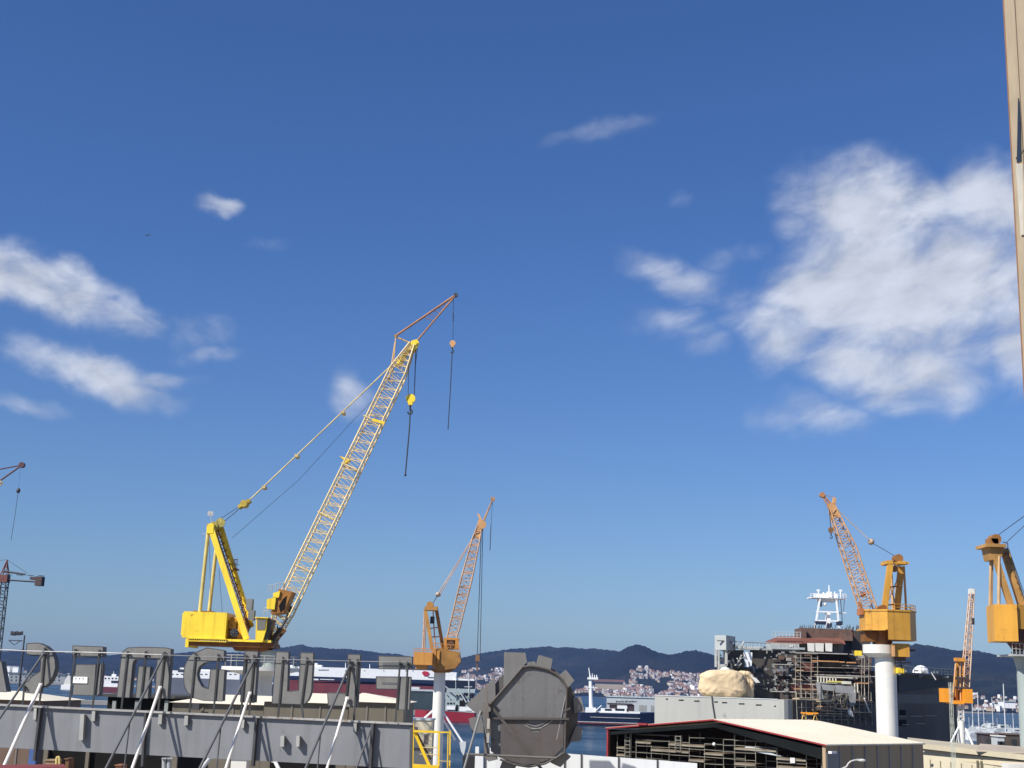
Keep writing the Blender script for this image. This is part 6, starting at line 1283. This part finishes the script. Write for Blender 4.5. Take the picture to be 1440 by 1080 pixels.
# ------------------------------------------------------------------ gear shaped emblem
def gear():
    Yd = 40.6; t = Thing('gear_emblem', 'large grey gear shaped sign emblem seen from behind with toothed rim', 'sign emblem', W(745, 1090, Yd))
    back = M('emblem_back_sheet', (.150, .150, .152), .6, .10, .9, streak=.3, rust=(.115, .10, .09), rust_amt=.3, bump=.1); dk = M('emblem_frame_brown', (.085, .075, .068), .6, .25, 1.2)
    mb = MB(); c = (748, 1005); pts = [(c[0] + 65 * math.cos(R(a)), c[1] - 72 * math.sin(R(a))) for a in range(0, 360, 8)]; mb.poly(pts, Yd + .35, .45); disc = t.part('gear_disc', mb, M('emblem_disc', (.11, .10, .09), .65, .15, .9))
    mb = MB(); pan = [(690, 990), (735, 938), (745, 936.5), (757, 938), (770, 941.5), (782, 948), (790, 955), (797, 967), (795, 1052), (786, 1062), (774, 1070), (758, 1076), (738, 1078), (716, 1072), (700, 1064), (690, 1056)]
    mb.poly(pan, Yd - .05, .3); t.part('back_panel', mb, back)
    mb = MB()
    for x in (735, 767): 
        y0 = 990 - (x - 690) * 52 / 45 if x < 735 else 940 + max(0, (x - 757)) * .35
        mb.pbar((x, y0 + 2), (x - .6, 1068), .03, Yd - .052, .006)
    t.part('panel_seam', mb, back)
    mb = MB(); mb.poly([(703, 1012), (742, 1012.5), (748, 1030), (757, 1030), (770, 1013), (793, 1013), (792, 1051), (783, 1060), (772, 1068), (757, 1073.5), (738, 1075.5), (717, 1070), (704, 1062)], Yd - .075, .02); t.part('dark_lower_area', mb, M('emblem_lower_dark', (.098, .088, .085), .65, .14, .9, streak=.35, rust=(.09, .065, .055), rust_amt=.35, bump=.1))  # darker brown-grey tone over the lower half of the back panel
    teeth = [[(709, 917), (739, 918), (741, 931), (725, 948), (708, 968)], [(758, 921), (777, 926.5), (774, 944), (753, 938)], [(787, 949), (796, 942), (808, 957), (798, 968), (790, 962)], [(806, 981), (817, 980), (822, 1000), (808, 1003)],
             [(810, 1021), (820, 1024), (817, 1042), (801, 1044)], [(777, 1064), (795, 1058), (803, 1064), (788, 1079), (775, 1073)], [(659, 1011), (676, 1007), (684, 1030), (664, 1031)], [(655, 991), (684, 964), (696, 951), (697, 985), (690, 1000), (676, 1007), (668, 1002)], [(679, 1062), (697, 1060), (700, 1068), (687, 1071)], [(742, 931), (752, 930), (757, 940), (740, 940)], [(706, 1072), (727, 1075), (722, 1086), (702, 1083)]]
    for p in teeth:
        mb = MB(); mb.poly(p, Yd + .25, .5); t.part('tooth', mb, M('tooth_sheet', (.185, .18, .17), .6, .1, 1.2, streak=.25))
    mb = MB(); rim = [(689, 991)] + pan[1:8]; mb.path([W(x, y, Yd - .1) for x, y in rim], .035, 8); mb.path([W(x, y, Yd - .1) for x, y in ((797, 966), (795.5, 1010), (794, 1058), (782, 1066), (766, 1074), (744, 1078.5), (722, 1075), (703, 1068))], .03, 8); t.part('rim_bar', mb, dk)
    mb = MB()
    for x, y in ((700, 979), (712, 965), (724, 951), (735, 940), (750, 939.5), (764, 941.5), (778, 947), (789, 957), (795, 985), (795, 1030), (780, 1063), (757, 1074), (735, 1075), (712, 1069), (694, 1040), (694, 1000)): mb.disc(W(x, y, Yd - .07), .028, .03, 8)
    t.part('rim_bolt', mb, dk)
    mb = MB(); mb.pbar((686, 1010), (800, 1011), .06, Yd - .12, .08); mb.pbar((688, 990), (762, 1082), .085, Yd - .13, .06); mb.pbar((792, 1000), (802, 996), .05, Yd - .1, .06); t.part('cross_beam', mb, dk)
    mb = MB(); mb.pbar((683, 988), (685, 1064), .16, Yd - .2, .14); mb.pbar((676, 1005), (692, 985), .06, Yd - .2, .06); mb.pbar((684, 964), (686, 992), .05, Yd - .1, .06); po = t.part('post', mb, M('post_brown_grey', (.15, .13, .115), .6, .2, 1.2))
    mb = MB(); mb.vb(685, 1010.5, 688.5, 1025, Yd - .33, .05); mb.vb(684.5, 1031, 688, 1044.5, Yd - .33, .05); t.part('pale_plate', mb, M('plate_pale', (.42, .40, .36)), po)
    mb = MB(); mb.ptube((655, 1060.5), (782, 1066), .034, Yd - .35, n=8); t.part('bottom_rail', mb, M('rail_brown_grey', (.15, .14, .13)))
    mb = MB(); mb.tube(W(676, 1000, Yd - .25), W(650, 1090, Yd - 1.2), .035, 8); mb.tube(W(678, 1003, Yd - .25), W(688, 1052, Yd - .3), .02, 6); t.part('prop', mb, M('prop_grey', (.19, .20, .20)))
    mb = MB(); mb.path([W(x, y, Yd - .08) for x, y in ((738, 1020), (748, 1025), (760, 1024), (772, 1017), (778, 1011))], .012, 5); mb.path([W(x, y, Yd - .08) for x, y in ((740, 1018), (752, 1021), (764, 1018), (770, 1012))], .008, 5); mb.path([W(x, y, Yd - .07) for x, y in ((796, 975), (793, 990), (788, 1015), (783, 1040))], .012, 5); t.part('cable', mb, M('cable_pale', (.3, .29, .27)))
gear()

def hoarding():
    Y = 43.5; t = Thing('white_hoarding', 'pale white hoarding of wide panels with dark posts along the bottom edge', 'hoarding', W(830, 1100, Y))
    top = lambda x: 1060 + (x - 800) * .074
    edges = [682, 794, 817.5, 870, 924.5, 981]
    for a, b in zip(edges, edges[1:]):
        mb = MB(); mb.poly([(a + .6, top(a)), (b - .6, top(b)), (b - .6, 1100), (a + .6, 1100)], Y, .05); t.part('panel', mb, lightblue)
    mb = MB(); mb.poly([(668.5, 1050), (673.5, 1050), (673.5, 1060), (679.5, 1061), (679.5, 1100), (667, 1100)], Y, .05); t.part('panel', mb, lightblue)
    for x in edges[:-1]:
        mb = MB(); mb.poly([(x - 1, top(x) - .5), (x + 1, top(x) - .5), (x + 1, 1100), (x - 1, 1100)], Y - .03, .1); t.part('post', mb, steel)
    mb = MB(); mb.vb(650, 1064, 667, 1110, 45, 2); solo('dark_cabinet', mb, M('cabinet_black', (.02, .02, .025), .7, .2, 1), 'black cabinet left of the white hoarding below the gear emblem', 'cabinet')
hoarding()

def yellow_platform():
    Y = 62.0; t = Thing('yellow_platform', 'yellow steel access platform with diagonal stair rail right of the grey girder', 'platform', W(605, 1100, Y)); y_ = M('platform_yellow', (.78, .52, .02), .45, .12, 1.5, rust=(.3, .14, .04), rust_amt=.15)
    mb = MB(); mb.pbar((580, 1028), (618, 1029.5), .09, Y); mb.pbar((617, 1029.5), (634, 1030), .06, Y + .8); mb.pbar((579, 1077), (617, 1079.5), .16, Y, .5); mb.pbar((580, 1028), (583, 1028.6), .06, Y, .1, Y + 1.4); t.part('beam', mb, y_)
    mb = MB(); mb.pbar((583, 1030), (605, 1080), .13, Y + .1, .08); st = t.part('stair_stringer', mb, y_)
    mb = MB(); mb.pbar((586, 1030), (606, 1068), .08, Y + .9, .06); 
    for k in range(7): mb.bar(W(585 + k * 2.6, 1036 + k * 6, Y + .15), W(588 + k * 2.6, 1036 + k * 6, Y + .9), .03, .06)
    t.part('stair_tread', mb, M('tread_dark', (.10, .06, .03)), st)
    for x, y0, YY, w in ((617.5, 1029, Y, .075), (633, 1027, Y + .8, .06), (630, 1032, Y + 1.3, .045), (581.5, 1017, Y + 1.4, .045)):
        mb = MB(); mb.pbar((x, y0), (x - 1.2, 1100), w, YY); t.part('post', mb, y_)
    mb = MB(); mb.ptube((590, 1051), (617, 1051.5), .022, Y + .1); mb.ptube((590, 1060.5), (617, 1061.5), .022, Y + .1); mb.ptube((617, 1070), (634, 1071), .02, Y + .6); t.part('handrail', mb, M('rail_pale_yellow', (.55, .45, .2)))
yellow_platform()

# ------------------------------------------------------------------ low sheds and yard behind the sign
def hip_shed(name, label, x0, x1, ye, yr, Y, dep, wm, hip0, hip1, zbase=3.0, doors=(), seams=0):
    xm = (x0 + x1) / 2; ze = W(xm, ye, Y).z; zr = W(xm, yr, Y + dep / 2).z; a, b = W(x0, ye, Y).x, W(x1, ye, Y).x
    t = Thing(name, label, 'shed', ((a + b) / 2, Y + dep / 2, zbase))
    mb = MB(); mb.box(((a + b) / 2, Y + dep / 2, (ze + zbase) / 2), (b - a, dep, ze - zbase)); w_ = t.part('wall', mb, wm)
    o = .25; mb = MB(); P = [Vector((a - o, Y - o, ze + .02)), Vector((b + o, Y - o, ze + .02)), Vector((b + o, Y + dep + o, ze + .02)), Vector((a - o, Y + dep + o, ze + .02)), Vector((a + hip0, Y + dep / 2, zr)), Vector((b - hip1, Y + dep / 2, zr))]
    mb.add(P, [(0, 1, 5, 4), (2, 3, 4, 5), (0, 4, 3), (1, 2, 5), (0, 1, 2, 3)]); t.part('roof', mb, cream)
    if seams:
        mb = MB()
        for k in range(1, seams): mb.box((a + (b - a) * k / seams, Y - .02, (ze + zbase) / 2 - .05), (.10, .06, ze - zbase - .15))
        t.part('wall_seam', mb, M('seam_olive', (.20, .18, .15), .5, .1, .5), w_)
    for dx0, dx1, dy in doors:
        mb = MB(); z1 = W((dx0 + dx1) / 2, dy, Y).z; xa, xb = W(dx0, dy, Y).x, W(dx1, dy, Y).x; mb.box(((xa + xb) / 2, Y - .03, (z1 + zbase) / 2), (xb - xa, .12, z1 - zbase - .02)); t.part('door_opening', mb, black, w_)
    return t
hip_shed('low_shed', 'brown walled shed with cream hipped roof at the left edge', -90, 61, 983.5, 970.5, 100, 9, brownwall, 1, 3, seams=5, doors=((-60, -20, 1052),))
hip_shed('low_shed', 'olive shed with cream roof behind the round G like letter', 243, 371, 990, 976.5, 92, 10, olive, 2, .3, seams=3, doors=((246, 292, 1056),))
hip_shed('low_shed', 'olive shed with cream roof behind the U shaped letter', 371.5, 490, 988.5, 974.5, 91, 10, olive, .3, .3, seams=3, doors=((360 + 20, 470, 1072),))
hip_shed('low_shed', 'olive shed with cream hipped roof behind the rightmost F like letter', 491, 568, 988.2, 975, 90, 10, olive, .3, 3.0, seams=3, doors=((500, 572, 1077),))
def dark_shed():
    Y = 93; t = Thing('dark_shed', 'black open fronted shed with grey pillars behind the arched letter', 'shed', W(196, 1090, Y)); 
    mb = MB(); a, b = W(151, 990, Y).x, W(242, 990, Y).x; z = W(196, 981, Y).z; mb.box(((a + b) / 2, Y + 6, (z + 3) / 2), (b - a, 12, z - 3)); t.part('body', mb, M('dark_shed_boards', (.016, .016, .014), .9, .3, .6, spec=.06))
    for x in (155, 187, 229): mb = MB(); mb.vb(x - 2.5, 985, x + 2.5, 1110, Y - .3, .3); t.part('pillar', mb, M('pillar_grey', (.28, .30, .28), .6, .15, .6))
    mb = MB(); mb.box(((a + b) / 2, Y + 5.8, z + .08), (b - a + .5, 12.6, .16)); t.part('roof', mb, M('dark_roof', (.05, .05, .045), .8))
    mb = MB(); mb.box(W(276, 994, 91.5), (.45, .3, .4)); t.part('lamp', mb, steel)
dark_shed()
def left_wall_block():
    Y = 70; t = Thing('dark_store', 'dark open store under the girder with clutter inside', 'store', W(140, 1110, Y))
    mb = MB(); a, b = W(63, 1070, Y).x, W(243, 1070, Y).x; z = W(150, 1050, Y).z; mb.box(((a + b) / 2, Y + 3.5, (z + 3) / 2), (b - a, 7, z - 3)); t.part('body', mb, black)
    for x, w in ((61, 3), (120, 2.4), (242, 5)): mb = MB(); mb.vb(x - w, 1052, x + w, 1130, Y - .2, .2); t.part('pillar', mb, olive)
    mb = MB(); mb.vb(38, 1046, 48, 1130, 99, .6); solo('blue_door', mb, bluep, 'blue door panel in the brown shed wall at the far left', 'door')
left_wall_block()
def clutter(name, lab, cat, x0, y0, x1, y1, Y, m, lid=None):
    t = Thing(name, lab, cat, W((x0 + x1) / 2, y1, Y)); mb = MB(); mb.vb(x0, y0, x1, y1 + 30, Y, .8); t.part('body', mb, m)
    mb = MB(); mb.vb(x0 - .4, y0 - 1.2, x1 + .4, y0, Y - .06, .92); t.part('lid', mb, lid or m)
clutter('crate', 'wooden crate under the girder at the lower left', 'crate', 62, 1070, 78, 1082, 66, M('crate_wood', (.32, .22, .12), .8, .2, 1))
clutter('bin', 'orange bin beside the wooden crate under the girder', 'bin', 90, 1068, 95, 1082, 66, M('rust_orange', (.17, .08, .04), .7, .2, 1))
clutter('bin', 'orange red drum low under the girder left of the pipes', 'bin', 161, 1077, 170, 1086, 64, M('drum_orange', (.30, .13, .06), .6, .15, 1))
clutter('locker', 'white steel locker below the girder beneath the straight letter', 'locker', 323, 1068, 345, 1090, 70, white)
mb = MB(); mb.path([W(x, y, 65) for x, y in ((79, 1090), (79.5, 1066), (81, 1064.5), (83.5, 1065), (83.8, 1090))], .05, 8); solo('yellow_barrier', mb, M('barrier_yellow', (.7, .55, .2)), 'bent yellow tube barrier beside the wooden crate', 'barrier')
for k, (x, lab) in enumerate(((231, 'left grey vertical pipe under the girder'), (238, 'right grey vertical pipe under the girder'))):
    mb = MB(); mb.ptube((x, 1066), (x - .5, 1110), .11, 66, n=12); mb.vb(x - 4, 1066, x + 4, 1067.6, 65.8, .4); solo('vertical_pipe', mb, M('pipe_grey', (.34, .36, .37)), lab, 'pipe', 'pipes under the girder')
for p0_, p1_, Y2, lab in (((297, 1064), (272, 1096), 60, 'white sloping tube under the girder left of the white locker'), ((386, 1069), (400, 1098), 60, 'white sloping tube under the girder right of the white locker')):
    mb = MB(); mb.tube(W(*p0_, 66), W(*p1_, Y2), .09, 10); mb.box(W(*p0_, 66), (.24, .2, .2)); solo('sloping_tube', mb, white, lab, 'tube', 'white tubes under the girder')
mb = MB(); a, b = W(-20, 1077, 26), W(92, 1076, 26); mb.prism([W(-40, 1076, 26), W(90, 1074.5, 26), W(92, 1079, 25.4), W(-40, 1081, 25.4)], (0, 0, -.25)); mb.prism([W(-40, 1082, 26.3), W(88, 1080, 26.3), W(88, 1080, 27), W(-40, 1082, 27)], (0, 0, -9)); solo('red_parapet', mb, M('red_brown_coping', (.20, .045, .035), .6, .15, 1), 'red brown roof parapet at the very bottom left corner', 'parapet')
def cabin():
    Y = 150; t = Thing('site_cabin', 'cream site cabin behind the yellow access platform', 'cabin', at(594, Y, 3)); z = W(594, 1013, Y).z
    a, b = W(578, 1030, Y).x, W(608, 1030, Y).x; mb = MB(); mb.box(((a + b) / 2, Y + 2, (z + 3) / 2), (b - a, 4, z - 3)); t.part('body', mb, creamw)
    mb = MB(); mb.box(((a + b) / 2, Y + 2, z + .1), (b - a + .2, 4.2, .2)); t.part('roof', mb, wgrey)
    mb = MB(); mb.vb(582, 1022, 587, 1029, Y - .05, .1); mb.vb(596, 1032, 602, 1046, Y - .05, .1); mb.vb(581, 1052, 606, 1056, Y - .05, .1); t.part('window', mb, M('window_taupe', (.2, .16, .13)))
cabin()

# ------------------------------------------------------------------ facade at the right edge
def facade():
    c = W(1427.5, 300, 60.0); x0 = c.x; n = Vector((-1, 0, 0)); p0 = Vector((x0, 60, 0))
    t = Thing('facade_building', 'tall beige rendered building facade with window recess at the right edge', 'building', (x0 + 10, 30, 3))
    mb = MB(); mb.box((x0 + 10, 29, 37), (20, 62, 68)); t.part('wall', mb, beige)
    mb = MB(); mb.box((x0 - .008, 60.0, 37), (.07, .07, 68)); t.part('corner_trim', mb, trimbrown)
    mb = MB()
    for poly in ([(1433, 138), (1435.5, 150), (1437, 226), (1431.2, 229)],): spoly(mb, poly, p0, n, .05)
    wd = t.part('window_recess', mb, glass)
    mb = MB(); spoly(mb, [(1430.6, 230), (1440, 232), (1441, 330), (1437.5, 331)], p0, n, .08); t.part('window_frame', mb, M('cream_frame', (.58, .53, .43)), wd)
    mb = MB()
    for z in (26, 34.5, 43, 51.5): mb.box((x0 - .006, 29.5, z), (.05, 60, .07))
    for y in (58.6, 56.8, 54, 45, 36, 27, 18, 9): mb.box((x0 - .006, y, 37), (.05, .06, 67))
    t.part('panel_joint', mb, M('joint_brown', (.16, .12, .08)))
    for y in (51, 42, 33, 24, 15):
        for z in (22, 30.5, 39, 47.5):
            mb = MB(); mb.box((x0 - .02, y, z), (.12, 2.6, 3.2)); f_ = t.part('window', mb, M('cream_frame', (.58, .53, .43))); mb = MB(); mb.box((x0 - .06, y, z), (.08, 2.2, 2.8)); t.part('pane', mb, glass, f_)
facade()

def bird():
    c = W(207, 331, 150); mb = MB(); mb.ball(c, .09, 8, (1.6, .8, .7)); 
    for sx in (-1, 1): mb.add([c + Vector((sx * .05, -.06, .03)), c + Vector((sx * .38, -.02, .16)), c + Vector((sx * .36, .06, .16)), c + Vector((sx * .05, .1, .03)), c + Vector((sx * .05, -.06, .01)), c + Vector((sx * .38, -.02, .14)), c + Vector((sx * .36, .06, .14)), c + Vector((sx * .05, .1, .01))], [(0, 1, 2, 3), (4, 5, 6, 7), (0, 1, 5, 4), (1, 2, 6, 5), (2, 3, 7, 6), (3, 0, 4, 7)])
    mb.add([c + Vector((0, .05, 0)), c + Vector((-.05, .25, 0)), c + Vector((.05, .25, 0)), c + Vector((0, .05, -.03))], [(0, 1, 2), (0, 1, 3), (0, 2, 3), (1, 2, 3)])
    solo('bird', mb, steel, 'tiny dark bird flying alone above the clouds at the left', 'bird')
bird()
